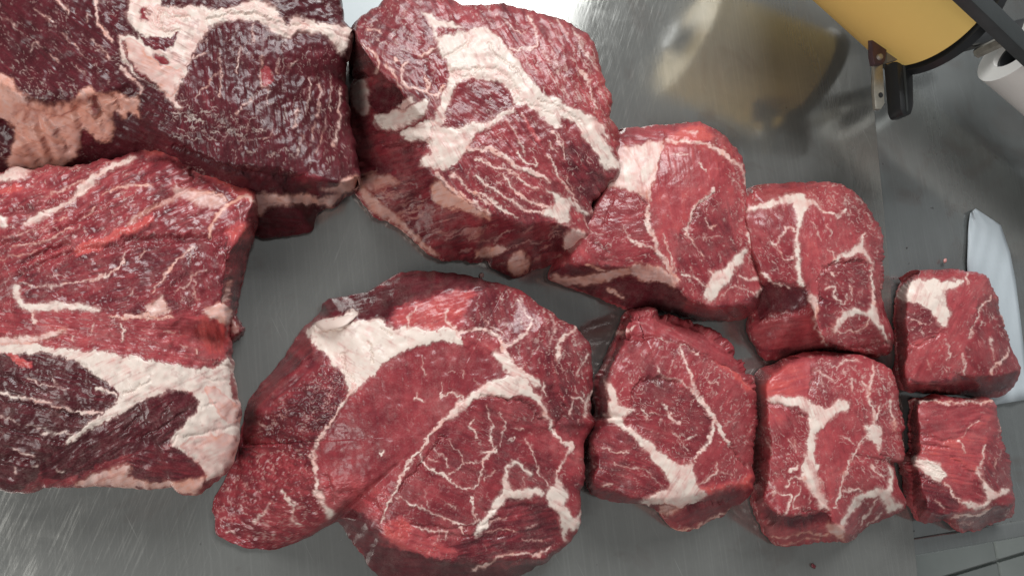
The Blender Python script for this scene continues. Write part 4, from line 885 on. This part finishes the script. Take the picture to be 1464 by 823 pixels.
# 5 --- behind the tall block
PIECES.append(dict(name='beef_cut', cat='raw beef', group=GROUP, seed=5, res=(640, 130), c=(965, 325), h=6.6, tone=.58, fib=80, fs=.7, marb=.3, wet=.45, zs=5.2, lump=.5,
 label='beef cut with a pale square fat corner, tucked against the tall block',
 sil='E 225,130,5 270,62 440,46 530,35 580,36 640,75 700,130 727,180 737,260 742,330 756,420 776,480 778,560 802,620,4 792,690,2 780,735,.8 700,770 600,766 500,748 420,722 330,735 250,702 160,668,.5 60,637 5,606,.8 25,560,1.5 60,500,2.5 110,400,4 180,250,5',
 rim=['E 5,600,1.2 60,560,4 150,540,5.8 210,560,6.2 260,566,6.4 300,570 380,556 430,590 480,640 520,692 600,716 680,714 760,690 795,650,6'],
 feat=[
 ('M', 'E 250,70 440,46 580,36 640,75 600,115 520,110 440,112 270,128', dict(t=.52, a=2, fs=.9, m=.1, part='muscle')),
 ('M', 'E 440,110 520,50 585,40 620,100 560,110', dict(t=.95, soft=8)),
 ('M', 'E 440,118 580,112 660,170 640,280 545,370 510,440 470,590 400,470 380,330 410,180', dict(t=.66, a=80, fs=.7, m=.18, part='muscle')),
 ('M', 'E 620,300 700,400 715,500 600,590 590,690 480,600 480,480 540,370', dict(t=.48, a=60, fs=.7, m=.34, part='muscle', dz=-.4)),
 ('M', 'E 640,75 727,180 742,330 778,560 700,480 640,290 660,160', dict(t=.6, a=75, m=.5)),
 ('M', 'E 100,400 220,270 355,290 390,400 420,540 380,558 260,568 170,530 110,480', dict(t=.54, a=-5, fs=.5, m=.3, cob=.2, part='muscle')),
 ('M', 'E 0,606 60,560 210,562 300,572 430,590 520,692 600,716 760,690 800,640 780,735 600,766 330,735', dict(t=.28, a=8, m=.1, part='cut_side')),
 ('M', 'E 520,692 600,716 760,690 796,660 780,735 600,766 500,740', dict(t=.5, soft=5)),
 ('P', 'E 262,135 350,117 446,112 420,165 400,225 387,300 380,325 355,292 300,282 215,268 245,235 270,220', dict(p=.34, dz=.8, label='pale square fat corner')),
 ('L', 'E 440,120,3 410,180,3 390,260,4 380,340,4 372,390,4 400,450,5 420,530,7 460,580,8 480,625,7/E 445,110,3 520,104,2 580,110,4 620,130,6 660,155,8 680,180,5 710,200,5 725,230,5 735,270,4/E 622,288,5 590,320,7 550,350,5 535,380,4 525,420,7 515,442,4/E 520,440,3 545,480,3 582,532,2/E 275,420,2 300,460,3 350,490,3.5 402,502,3/E 370,400,5 392,455,4', dict(p=.2, dz=.5)),
 ('P', 'E 722,508 690,540 660,570 620,600 600,578 605,612 585,660 590,702 612,700 640,670 690,590 720,552 747,510 735,500', dict(p=.16, dz=.7)),
 ('L', 'E 720,600,3 760,612,4 790,610,6 800,640,7 780,672,4/E 650,690,2 670,650 700,635,2 780,670,2/E 740,450,6 765,490,7 770,545,5/E 440,450,3 450,520 475,592,3/E 590,390,2.5 600,430,3 630,418,2/E 500,602,3 540,610,3.5 592,642,2/E 535,580,2 545,612/E 560,188,3 590,212,2/E 470,155,2 520,160,3/E 530,75,3 560,72/E 580,460,2 640,470/E 690,250,2 700,270', dict(p=.18)),
 ('H', 'E 660,180 720,240 740,420 760,540 680,500 680,330', dict(a=75, n=26, l=8, w=1.4, da=25, i=.6, p=.2, s=31)),
 ('H', 'E 480,450 600,420 690,500 590,600 500,600', dict(a=-25, n=20, l=7, w=1.2, da=40, i=.5, p=.2, s=32)),
 ('P', 'E 10,602 100,604 200,590 300,572 340,590 230,622 160,634 60,637', dict(p=.7, soft=2, i=.8)),
 ('P', 'E 300,562 400,560 470,600 490,650 420,625 340,612', dict(p=.6, soft=2, i=.85)),
 ('L', 'E 150,560,4 210,580,4/E 230,650,6 280,680,5', dict(p=.7)),
 ('G', 'E 622,300,3 560,360 530,420/E 355,300,3 385,420/E 180,480,3 220,520/E 250,300,2.5 220,420/E 440,112,3 520,106 600,118', 1.4),
 ]))
# 6 --- middle, in front
PIECES.append(dict(name='beef_cut', cat='raw beef', group=GROUP, seed=6, wallk=.4, res=(640, 135), c=(968, 600), h=6.0, tone=.52, fib=-60, fs=.6, marb=.3, wet=.4, zs=4.8, lump=.5,
 label='beef cut with diagonal cream fat wedge and half cut slice, right of largest slab',
 sil='F 155,130,4 160,90 180,45 220,30 280,20 292,40 350,55 440,80 510,115 560,165 602,220 617,260 637,300 637,400 627,480 617,560 627,600 617,680,3 557,712,.8 520,740 450,772 400,802 350,790 315,760 303,732 250,704 160,692 60,672 44,640 38,560 34,480,.8 60,440,1.5 60,410 95,400,2 92,350,2.5 85,300 98,260 130,210 145,160,3',
 rim=['F 44,640,2.5 70,655,4.5 150,660,5.4 230,682,5.7 330,696 430,662 520,650 580,640 617,636,5.6', 'F 40,500,3 75,455,4.5 135,425,5.4 118,380,5.6 108,300 118,240 160,150,5.2'],
 feat=[
 ('M', 'F 155,130 180,45 290,40 440,80 560,165 620,260 560,235 480,190 400,160 300,120 220,130', dict(t=.60, a=28, m=.14, part='slice', label='half cut slice lifting at the back', fs=.8, dz=-5, ds=3)),
 ('M', 'F 130,230 300,125 400,165 480,400 540,490 620,600 430,630 390,560 490,430 380,280 240,270 205,380 120,400', dict(t=.57, a=-55, fs=.6, m=.34, part='muscle')),
 ('M', 'F 470,185 560,235 625,300 637,400 600,500 540,470 480,390 420,230', dict(t=.58, a=-62, m=.3)),
 ('M', 'F 480,190 560,235 615,290 637,320 600,310 540,250', dict(t=1.0, soft=6)),
 ('M', 'F 205,380 203,310 240,270 310,268 370,285 430,340 490,430 470,500 400,562 330,520 260,470 190,410', dict(t=.43, a=15, fs=.6, m=.36, soft=2, dz=-1.6, ds=5, part='muscle')),
 ('M', 'F 40,480 140,430 200,470 300,580 340,640 250,672 60,672', dict(t=.44, a=20, fs=.9, m=.24, part='muscle')),
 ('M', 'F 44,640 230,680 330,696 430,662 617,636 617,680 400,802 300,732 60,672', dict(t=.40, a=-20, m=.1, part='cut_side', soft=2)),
 ('M', 'F 430,640 560,625 620,600 617,650 520,655 430,668', dict(t=.85, soft=5)),
 ('M', 'F 34,480 60,410 92,350 85,300 150,150 120,300 140,420 60,470', dict(t=.4, soft=3)),
 ('P', 'F 105,265 130,285 146,330 166,370 200,372 206,388 165,396 168,420 200,442 250,482 310,522 360,567 400,572 406,555 416,602 432,650 462,662 440,692 380,712 330,702 250,698 230,690 290,662 342,640 300,572 240,512 190,452 160,432 130,420 98,392 125,380 114,320', dict(p=.22, dz=.9, label='diagonal cream fat wedge')),
 ('L', 'F 300,127,5 340,137,7 390,157,6 430,177,4/F 158,110,7 200,87,8 217,75,4/F 370,165,3 390,210,4 408,260,4 412,300,6 440,345,8 480,395,8 512,440,7 542,500,4/F 490,420,5 482,470,5 442,520,3.5 415,552,2/F 430,632,3 470,612,4 502,590,3 490,560,2/F 500,590,2 552,607', dict(p=.16, dz=.5)),
 ('L', 'F 318,360,2.5 342,410,5 372,422,2/F 240,370,2 256,422,3/F 350,450,2 390,512/F 100,512,2.5 190,520,3/F 140,560,2 200,575,2 260,592 306,642,2/F 410,310,3 372,270,2 300,265,2 288,222,2/F 470,280,2 500,295,4/F 100,640,4 135,625,3/F 260,390,2 300,400/F 340,210,2 330,250/F 380,480,2 430,470', dict(p=.2)),
 ('H', 'F 425,195 480,200 600,310 620,430 600,520 545,470 490,390', dict(a=-52, n=38, l=9, w=1.5, da=14, i=.65, p=.15, s=41)),
 ('H', 'F 160,200 300,140 400,250 300,260 220,270', dict(a=60, n=18, l=7, w=1.3, da=40, i=.5, p=.2, s=42)),
 ('H', 'F 220,300 380,300 460,430 400,540 260,450', dict(a=15, n=26, l=7, w=1.3, da=40, i=.5, p=.2, s=43)),
 ('L', 'F 340,790,3 400,795,4 480,750,4 555,712,4', dict(p=.55)),
 ('P', 'F 300,705 400,712 330,742 290,735', dict(p=.6, i=.7, soft=2)),
 ('G', 'F 150,135,3 230,105 300,122 390,150 480,190 560,232 632,310/F 203,380,3 205,310 240,272 310,268 370,285/F 545,500,3 600,580/F 310,735,3 400,715 520,690', 2.2),
 ]))
# 7 --- right column back
PIECES.append(dict(name='beef_cut', cat='raw beef', group=GROUP, seed=7, wallk=.4, res=(580, 120), c=(1180, 378), h=6.0, tone=.56, fib=75, fs=.6, marb=.38, wet=.45, zs=4.6, lump=.45,
 label='beef cut with a T shaped fat seam and a dark pocket in its side',
 sil='G -10,170,4 10,80 110,48 150,40 250,32 350,30 410,35 470,40 540,90 580,130 610,190 642,230 652,300 645,400 652,440 640,520 655,580 682,650 702,720,3.6 692,762,2.5 640,792,1.8 560,790 480,772,1.2 420,752,.8 400,770,.6 300,782 200,802 130,812 98,742 65,690 70,640,.8 90,580,1.5 80,520,2.5 50,430,4 -5,300',
 rim=['G 60,440,4.4 95,425,5.6 150,470,5.9 230,496 300,492 330,540 360,600 350,650 380,702 420,744,5.5 440,752,4 '],
 feat=[
 ('M', 'G 50,160 150,40 350,30 410,35 300,80 240,92 150,122 60,140', dict(t=.56, a=-8, fs=1, m=.1, part='muscle')),
 ('M', 'G 300,80 410,35 470,40 580,130 650,300 645,400 590,360 540,290 450,190 370,130', dict(t=.58, a=50, m=.66, part='muscle')),
 ('M', 'G 55,165 250,125 275,190 265,330 285,480 160,470 100,425 50,300', dict(t=.55, a=70, m=.3, part='muscle')),
 ('M', 'G 300,190 340,130 440,190 540,290 480,330 440,370 385,410 375,560 310,500 288,300', dict(t=.62, a=80, m=.2, part='muscle')),
 ('M', 'G 380,420 430,388 520,372 590,400 600,560 480,590 400,690 360,600', dict(t=.47, a=20, m=.4, part='muscle', dz=-1.2, ds=4)),
 ('M', 'G 65,640 350,600 400,720 400,770 130,812', dict(t=.62, a=-10, fs=.9, m=.05, soft=3, part='cut_side')),
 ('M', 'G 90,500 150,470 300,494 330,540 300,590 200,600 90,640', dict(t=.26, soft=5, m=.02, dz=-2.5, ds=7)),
 ('M', 'G 65,690 120,800 300,785 400,772 300,750 130,770', dict(t=.4, soft=4)),
 ('M', 'G 440,690 560,620 660,690 690,760 560,790', dict(t=.5, a=-10, m=.3)),
 ('P', 'G 52,160 60,135 150,118 240,90 290,78 322,110 362,115 382,140 340,130 312,150 296,200 282,250 286,350 292,430 302,492 280,482 270,420 265,330 270,250 275,190 260,150 245,120 150,146', dict(p=.22, dz=.8, label='T shaped fat seam')),
 ('L', 'G 225,230,4 272,242,3/G 225,240,3 200,270,3 185,310,5 158,298,2/G 185,320,2 230,382,3 262,350,2/G 380,140,4 420,170,4 450,187,5 477,155,4/G 490,130,2.5 480,98,2/G 440,372,4 425,330,3 412,320,2/G 545,290,4 562,258,3/G 600,395,4 610,540,5 600,580,6', dict(p=.2, dz=.4)),
 ('P', 'G 440,368 480,332 520,325 540,300 545,272 562,300 590,360 602,402 587,392 555,335 520,350 480,362 450,382', dict(p=.18, dz=.6)),
 ('P', 'G 428,690 440,640 480,600 530,580 580,590 600,556 632,580 625,620 650,680 692,740 670,732 630,680 590,612 540,606 490,622 460,660 436,702', dict(p=.14, dz=.6)),
 ('L', 'G 430,692,3 520,680,4 570,665,3.5 592,625,3/G 410,490,4 442,480,3 430,530,3 480,562,3 492,518,3/G 505,490,3 512,542,2/G 110,430,5 140,442,5 170,480,4 235,492,5/G 350,640,4 370,690,4 402,742,3/G 360,250,2 375,290/G 340,210,2 350,230/G 400,220,2 412,270/G 420,420,4 435,440', dict(p=.2)),
 ('P', 'G 310,542 362,535 372,580 350,642 343,592', dict(p=.4, soft=2)),
 ('H', 'G 480,80 560,120 640,260 640,420 600,380 540,270 460,170', dict(a=60, n=40, l=7, w=1.7, da=35, i=.65, p=.2, s=51)),
 ('H', 'G 300,200 440,200 520,300 420,360 320,480 295,330', dict(a=70, n=22, l=7, w=1.3, da=30, i=.5, p=.2, s=52)),
 ('H', 'G 390,420 580,400 590,560 480,580 400,640', dict(a=40, n=30, l=7, w=1.4, da=60, i=.5, p=.2, s=53)),
 ('H', 'G 130,200 260,150 260,460 150,450', dict(a=60, n=20, l=7, w=1.4, da=50, i=.5, p=.2, s=54)),
 ('H', 'G 450,690 580,630 670,720 560,780', dict(a=-12, n=14, l=12, w=1.6, da=10, i=.55, p=.25, s=55)),
 ('G', 'G 378,560,2.5 372,480 385,412 430,386 520,374 560,384/G 440,750,3 560,760 680,735/G 100,620,4 200,610 330,590', 2.0),
 ]))
# 8 --- right column front
PIECES.append(dict(name='beef_cut', cat='raw beef', group=GROUP, seed=8, wallk=.4, res=(600, 125), c=(1183, 640), h=5.6, tone=.58, fib=70, fs=.6, marb=.45, wet=.45, zs=4.2, lump=.45,
 label='marbled beef cut with a white Y shaped fat seam and a lower cut ledge',
 sil='H 50,130,4 70,100 150,75 260,45 320,40 400,38 480,45 550,80 592,110 612,160 627,250 637,330 622,362 642,430 637,467 602,472 612,520 622,570 652,620,3.6 642,652,2.6 590,682,1.8 560,692,1.5 500,722,1 430,772,.6 400,772 300,782 200,792 130,797 98,750 68,690 64,655,1.2 55,600,2 48,560,2.5 48,450 52,300 50,200',
 rim=['H 52,600,2.6 85,620,4.4 140,682,5.2 180,694,5.4 230,680 250,656 330,662 350,690 390,730 430,764,5 445,768,3.5'],
 feat=[
 ('M', 'H 50,130 260,45 290,110 270,225 150,205 95,220 55,200', dict(t=.74, a=-12, fs=.9, m=.1, part='muscle')),
 ('M', 'H 270,60 480,45 592,110 627,250 637,330 600,460 560,420 480,320 425,230 330,260 270,220', dict(t=.58, a=75, m=.7, part='muscle')),
 ('M', 'H 55,230 170,245 265,270 265,370 235,500 300,600 330,660 230,680 140,680 55,560', dict(t=.55, a=60, m=.36, part='muscle')),
 ('M', 'H 60,250 200,270 130,340 60,330', dict(t=.72, soft=9)),
 ('M', 'H 300,345 400,262 440,265 490,330 480,380 400,520 370,650 325,620 290,450', dict(t=.64, a=80, m=.22, part='muscle')),
 ('M', 'H 490,380 545,400 580,480 560,570 400,600 390,560', dict(t=.54, a=40, m=.45)),
 ('M', 'H 400,720 490,600 540,600 590,670 500,720 430,770', dict(t=.52, a=-45, m=.3)),
 ('M', 'H 66,660 140,690 240,680 330,664 350,690 420,770 130,797', dict(t=.62, a=-8, m=.08, part='lower_ledge', soft=3)),
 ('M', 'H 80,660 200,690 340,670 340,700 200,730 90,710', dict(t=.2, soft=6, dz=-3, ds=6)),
 ('P', 'H 93,220 150,204 240,215 280,235 330,260 400,225 427,235 427,257 380,272 330,312 296,342 287,382 292,450 302,530 327,620 342,657 310,652 290,602 243,542 233,500 250,440 265,370 270,320 265,270 230,246 170,246 110,236', dict(p=.18, dz=.8, label='white Y shaped fat seam')),
 ('L', 'H 220,490,5 190,502,3/H 245,530,4 210,520,3 178,562,3/H 120,580,3 200,602,2 182,640,6 168,672,3/H 230,560,3 202,640,3 220,652/H 270,590,3 270,632,2/H 490,370,3 460,400,4 420,470,4 390,550,4 380,602,3 370,642,3/H 525,325,6 520,270,4 500,230,4 505,150,4 512,90,4/H 545,250,4 528,292,4/H 585,230,4 595,310,5 602,342,4/H 290,103,3 330,140,3 372,160,3/H 430,140,3 430,192,3/H 470,150,4 502,182,4/H 460,70,3 400,68,2 370,100/H 310,120,2 320,180', dict(p=.2, dz=.4)),
 ('P', 'H 478,320 520,313 546,340 547,400 541,437 520,392 488,372 500,350', dict(p=.22, dz=.6)),
 ('P', 'H 573,470 586,560 560,568 490,574 450,600 420,640 378,720 392,742 410,702 440,652 490,602 540,601 560,642 590,662 632,642 590,612 597,560 590,500', dict(p=.1, dz=.7)),
 ('L', 'H 400,580,3.5 472,575,4/H 470,712,4 500,660,4 532,610,3/H 550,670,3 500,712,3/H 205,378,3 222,430,3 190,382,2/H 380,358,2 412,372,3 432,392,2/H 95,380,4 120,420,2/H 330,570,2 310,545/H 515,480,5 550,525,3/H 430,430,2 470,450', dict(p=.18)),
 ('H', 'H 300,80 480,60 590,130 620,260 600,330 540,290 480,300 430,220 330,230', dict(a=75, n=56, l=9, w=1.9, da=30, i=.7, p=.2, s=61)),
 ('H', 'H 300,400 400,290 480,350 380,620 330,620', dict(a=-20, n=18, l=8, w=1.3, da=30, i=.5, p=.25, s=62)),
 ('H', 'H 90,420 230,300 240,520 150,560', dict(a=65, n=20, l=8, w=1.4, da=30, i=.5, p=.25, s=63)),
 ('H', 'H 440,460 560,430 570,550 420,570', dict(a=40, n=20, l=7, w=1.4, da=50, i=.6, p=.2, s=64)),
 ('H', 'H 570,130 620,200 635,430 600,450 570,330', dict(a=80, n=22, l=8, w=1.8, da=25, i=.6, p=.3, s=65)),
 ('P', 'H 325,700 400,722 412,770 360,762', dict(p=.6, soft=3)),
 ('L', 'H 120,760,3 250,740 340,750/H 160,780,2 300,765', dict(p=.6)),
 ('G', 'H 100,240,3 200,255 265,290/H 290,110,3 270,200/H 250,660,3 330,668/H 560,440,3 600,470/H 100,700,4 220,705 330,685', 1.8),
 ]))
# 9, 10 --- far right pair
PIECES.append(dict(name='beef_cut', cat='raw beef', group=GROUP, seed=9, wallk=.22, res=(520, 105), c=(1358, 468), h=5.2, tone=.58, fib=-70, fs=.6, marb=.25, wet=.4, zs=4.0, lump=.4,
 label='small beef cut with a white fat corner, touching the pale film at far right',
 sil='I 60,410,3.6 75,360 108,310 170,295 260,290 340,295 420,308 440,370 462,400 472,470 492,540 512,600 532,640 547,680,3 542,722,1.5 500,772,.8 440,795,.6 300,780 200,772 100,765,.8 78,735,1.2 70,680,2 62,600,3 57,500',
 rim=['I 70,680,3 90,715,4.6 150,738,4.9 210,745 270,730 300,705 350,702 430,712 500,692 545,672,4'],
 feat=[
 ('M', 'I 60,415 130,415 185,440 240,525 150,590 60,590', dict(t=.42, a=-20, m=.3, part='muscle')),
 ('M', 'I 60,590 240,540 330,340 420,330 380,420 330,590 350,700 200,745 80,735', dict(t=.62, a=-65, m=.2, part='muscle')),
 ('M', 'I 380,400 450,380 492,540 540,670 430,712 330,660 350,560', dict(t=.46, a=75, m=.3, part='muscle')),
 ('M', 'I 245,380 320,345 300,430 260,450', dict(t=.7, soft=3)),
 ('M', 'I 110,310 260,290 420,308 430,340 330,335 240,330 120,322', dict(t=.62, a=0, m=.2)),
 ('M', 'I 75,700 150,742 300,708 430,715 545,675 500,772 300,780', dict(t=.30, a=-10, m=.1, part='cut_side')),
 ('P', 'I 64,408 80,357 120,326 220,321 240,336 320,330 326,346 260,367 245,390 250,430 276,457 240,522 220,482 180,442 120,416 80,412', dict(p=.02, dz=.8, label='white fat corner')),
 ('L', 'I 255,580,3 267,642,3/I 350,552,4 362,510,4 392,430,3 432,390,3/I 320,620,4 325,660,4 332,692/I 430,702,6 440,670,5 490,630,4 502,600,3/I 428,560,3 442,642,3/I 340,310,3 342,352/I 180,640,2 200,680/I 120,480,2 170,500/I 470,440,3 480,500/I 250,670,2 255,690', dict(p=.2)),
 ('H', 'I 360,420 450,400 520,620 430,690 340,640', dict(a=70, n=20, l=7, w=1.4, da=25, i=.5, p=.25, s=71)),
 ('H', 'I 100,580 320,540 330,690 120,720', dict(a=-40, n=22, l=6, w=1.4, da=40, i=.45, p=.3, s=72)),
 ('G', 'I 60,590,3 160,585 240,535/I 350,560,3 390,440/I 300,710,3 420,720', 1.2),
 ]))
PIECES.append(dict(name='beef_cut', cat='raw beef', group=GROUP, seed=10, wallk=.2, res=(520, 105), c=(1375, 655), h=4.9, tone=.57, fib=20, fs=.9, marb=.22, wet=.45, zs=3.6, lump=.4,
 label='small beef cut with a short white fat strip, lowest at the far right',
 sil='J 122,160,3 130,100,3.4 150,85 250,80 380,92 465,80 482,130 497,220 512,290 537,330 540,420 552,480 562,540,2.6 550,572,1.6 480,602,.8 400,632,.6 330,642 300,612 280,592 160,607 138,540,.9 128,460,1.6 124,350,2 120,250,2.6',
 rim=['J 122,330,3 140,350,4.2 160,440,4.5 190,540,4.4 250,570,4.6 290,572 350,556 450,532 562,516,3.8'],
 feat=[
 ('M', 'J 125,120 460,100 400,180 330,240 230,260 125,230', dict(t=.55, a=-8, m=.12, part='muscle')),
 ('M', 'J 120,230 230,262 340,240 460,120 430,290 395,380 370,520 280,420 160,340', dict(t=.70, a=8, fs=1.2, m=.1, part='muscle')),
 ('M', 'J 430,290 500,230 540,420 530,460 450,470 410,400', dict(t=.45, a=60, m=.3, part='muscle')),
 ('M', 'J 128,380 250,440 340,520 280,590 160,607 130,480', dict(t=.40, a=15, m=.12, part='muscle')),
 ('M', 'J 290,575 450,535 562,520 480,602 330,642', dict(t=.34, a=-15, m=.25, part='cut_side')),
 ('M', 'J 160,520 250,470 300,520 200,560', dict(t=.28, soft=6)),
 ('P', 'J 126,325 180,340 240,360 278,402 252,437 200,410 150,376 125,360', dict(p=.02, dz=1.4, label='short white fat strip')),
 ('G', 'J 140,350,1.6 200,372 260,410/J 170,350,1.5 255,395', .9),
 ('L', 'J 140,98,4 250,103,3 400,100,4 460,90,5/J 430,280,3 395,380,4/J 330,250,3 342,312,2/J 270,440,4 320,500,4 352,522/J 290,582,5 380,567,5 450,540,5/J 230,510,2 262,542,3/J 400,180,2 342,237,2/J 490,150,2 500,220/J 470,330,2 465,380/J 300,610,2 380,600', dict(p=.3)),
 ('P', 'J 400,360 390,400 430,460 440,500 420,522 370,520 376,505 330,520 380,542 440,532 480,490 542,470 532,450 470,468 432,440 412,410', dict(p=.22, dz=.7)),
 ('H', 'J 420,280 500,240 540,420 460,450', dict(a=75, n=14, l=7, w=1.4, da=25, i=.5, p=.25, s=81)),
 ('G', 'J 170,240,3 250,262 330,245/J 160,275,2.5 280,290/J 300,330,3 380,400/J 130,400,3 220,440', 1.3),
 ]))
# a tongue of meat sticking out of the lower left roast
PIECES.append(dict(name='loose_tongue', bodyname='loose_tongue', under=2, seed=22, res=(140, 24), c=(338, 472), h=1.6, tone=.35, zs=1.0, lump=.3, round=.3,
 sil='B4 420,20 455,15 480,60 502,96 480,125 440,152 420,150', feat=[('P', 'B4 430,40 455,50 480,100 450,110', dict(p=.7, i=.5, soft=3, part=False))]))
for sp_ in PIECES:
    build_piece(sp_)

# torn sheet of fat lifting off the bottom slab
def lifted_sheet(seed, left, right, lift):
    fx, fy, VV = SURF[seed]; root = ROOTS[seed]; L = pts(left); Rr = pts(right)
    bm = bmesh.new(); rows = []; m = 10; n = 7
    lay = bm.verts.layers.float_color.new('pat')
    for k in range(m):
        t = k/(m-1)
        def at(Q):
            s = t*(len(Q)-1); i = min(int(s), len(Q)-2); f = s-i; return Q[i]*(1-f)+Q[i+1]*f
        a, b = at(L), at(Rr); row = []
        for j in range(n):
            u = j/(n-1); x, y = a[0]*(1-u)+b[0]*u, a[1]*(1-u)+b[1]*u
            w_ = VV[np.argmin((fx-x)**2+(fy-y)**2)]
            h = .0004+lift*(1-u)**1.4*math.sin(math.pi*min(1, .25+t*.9))
            pnt = unproject(x, y, w_[2]+h); v = bm.verts.new(Vector(pnt)-Vector(root.location)); v[lay] = (1, .5, .08, .3); row.append(v)
        rows.append(row)
    for a, b in zip(rows, rows[1:]):
        for j in range(n-1): bm.faces.new((a[j], a[j+1], b[j+1], b[j]))
    me = bpy.data.meshes.new('torn_fat'); bm.to_mesh(me); bm.free(); me.materials.append(MEAT)
    me.polygons.foreach_set('use_smooth', np.ones(len(me.polygons), bool))
    o = bpy.data.objects.new('torn_fat', me); COL.objects.link(o); o.parent = root
    s = o.modifiers.new('thickness', 'SOLIDIFY'); s.thickness = .0012; s.offset = 0
lifted_sheet(4, 'D1 640,345 700,338 760,320 800,290 828,258', 'D1 590,310 650,284 740,274 790,258 824,246', .006)

# little scraps on the steel
def scrap(px, py, r, label, tone, fat):
    p = U(px, py, 0); bm = bmesh.new(); bmesh.ops.create_icosphere(bm, subdivisions=2, radius=r)
    lay = bm.verts.layers.float_color.new('pat')
    for v in bm.verts:
        k = 1+random.uniform(-.25, .25); v.co = Vector((v.co.x*k*1.5, v.co.y*k, max(v.co.z*.5, -.3*r)+.3*r+.0005)); v[lay] = (fat, tone, .4, .5)
    me = bpy.data.meshes.new('meat_scrap'); bm.to_mesh(me); bm.free(); me.materials.append(MEAT)
    me.polygons.foreach_set('use_smooth', np.ones(len(me.polygons), bool))
    o = bpy.data.objects.new('meat_scrap', me); COL.objects.link(o); o.location = p; o.rotation_euler = (0, 0, random.uniform(0, 3))
    describe(o, label, 'meat scrap', 'tiny scraps on the worktop')
scrap(1162, 808, .0021, 'tiny brown red scrap on the bare steel below the Y seamed cut', .3, .05)
scrap(1350, 373, .0020, 'tiny pink scrap on the steel above the white fat corner of the small cut', .9, .45)
scrap(688, 394, .0018, 'tiny pale crumb of fat on the steel above the largest slab', .6, .95)
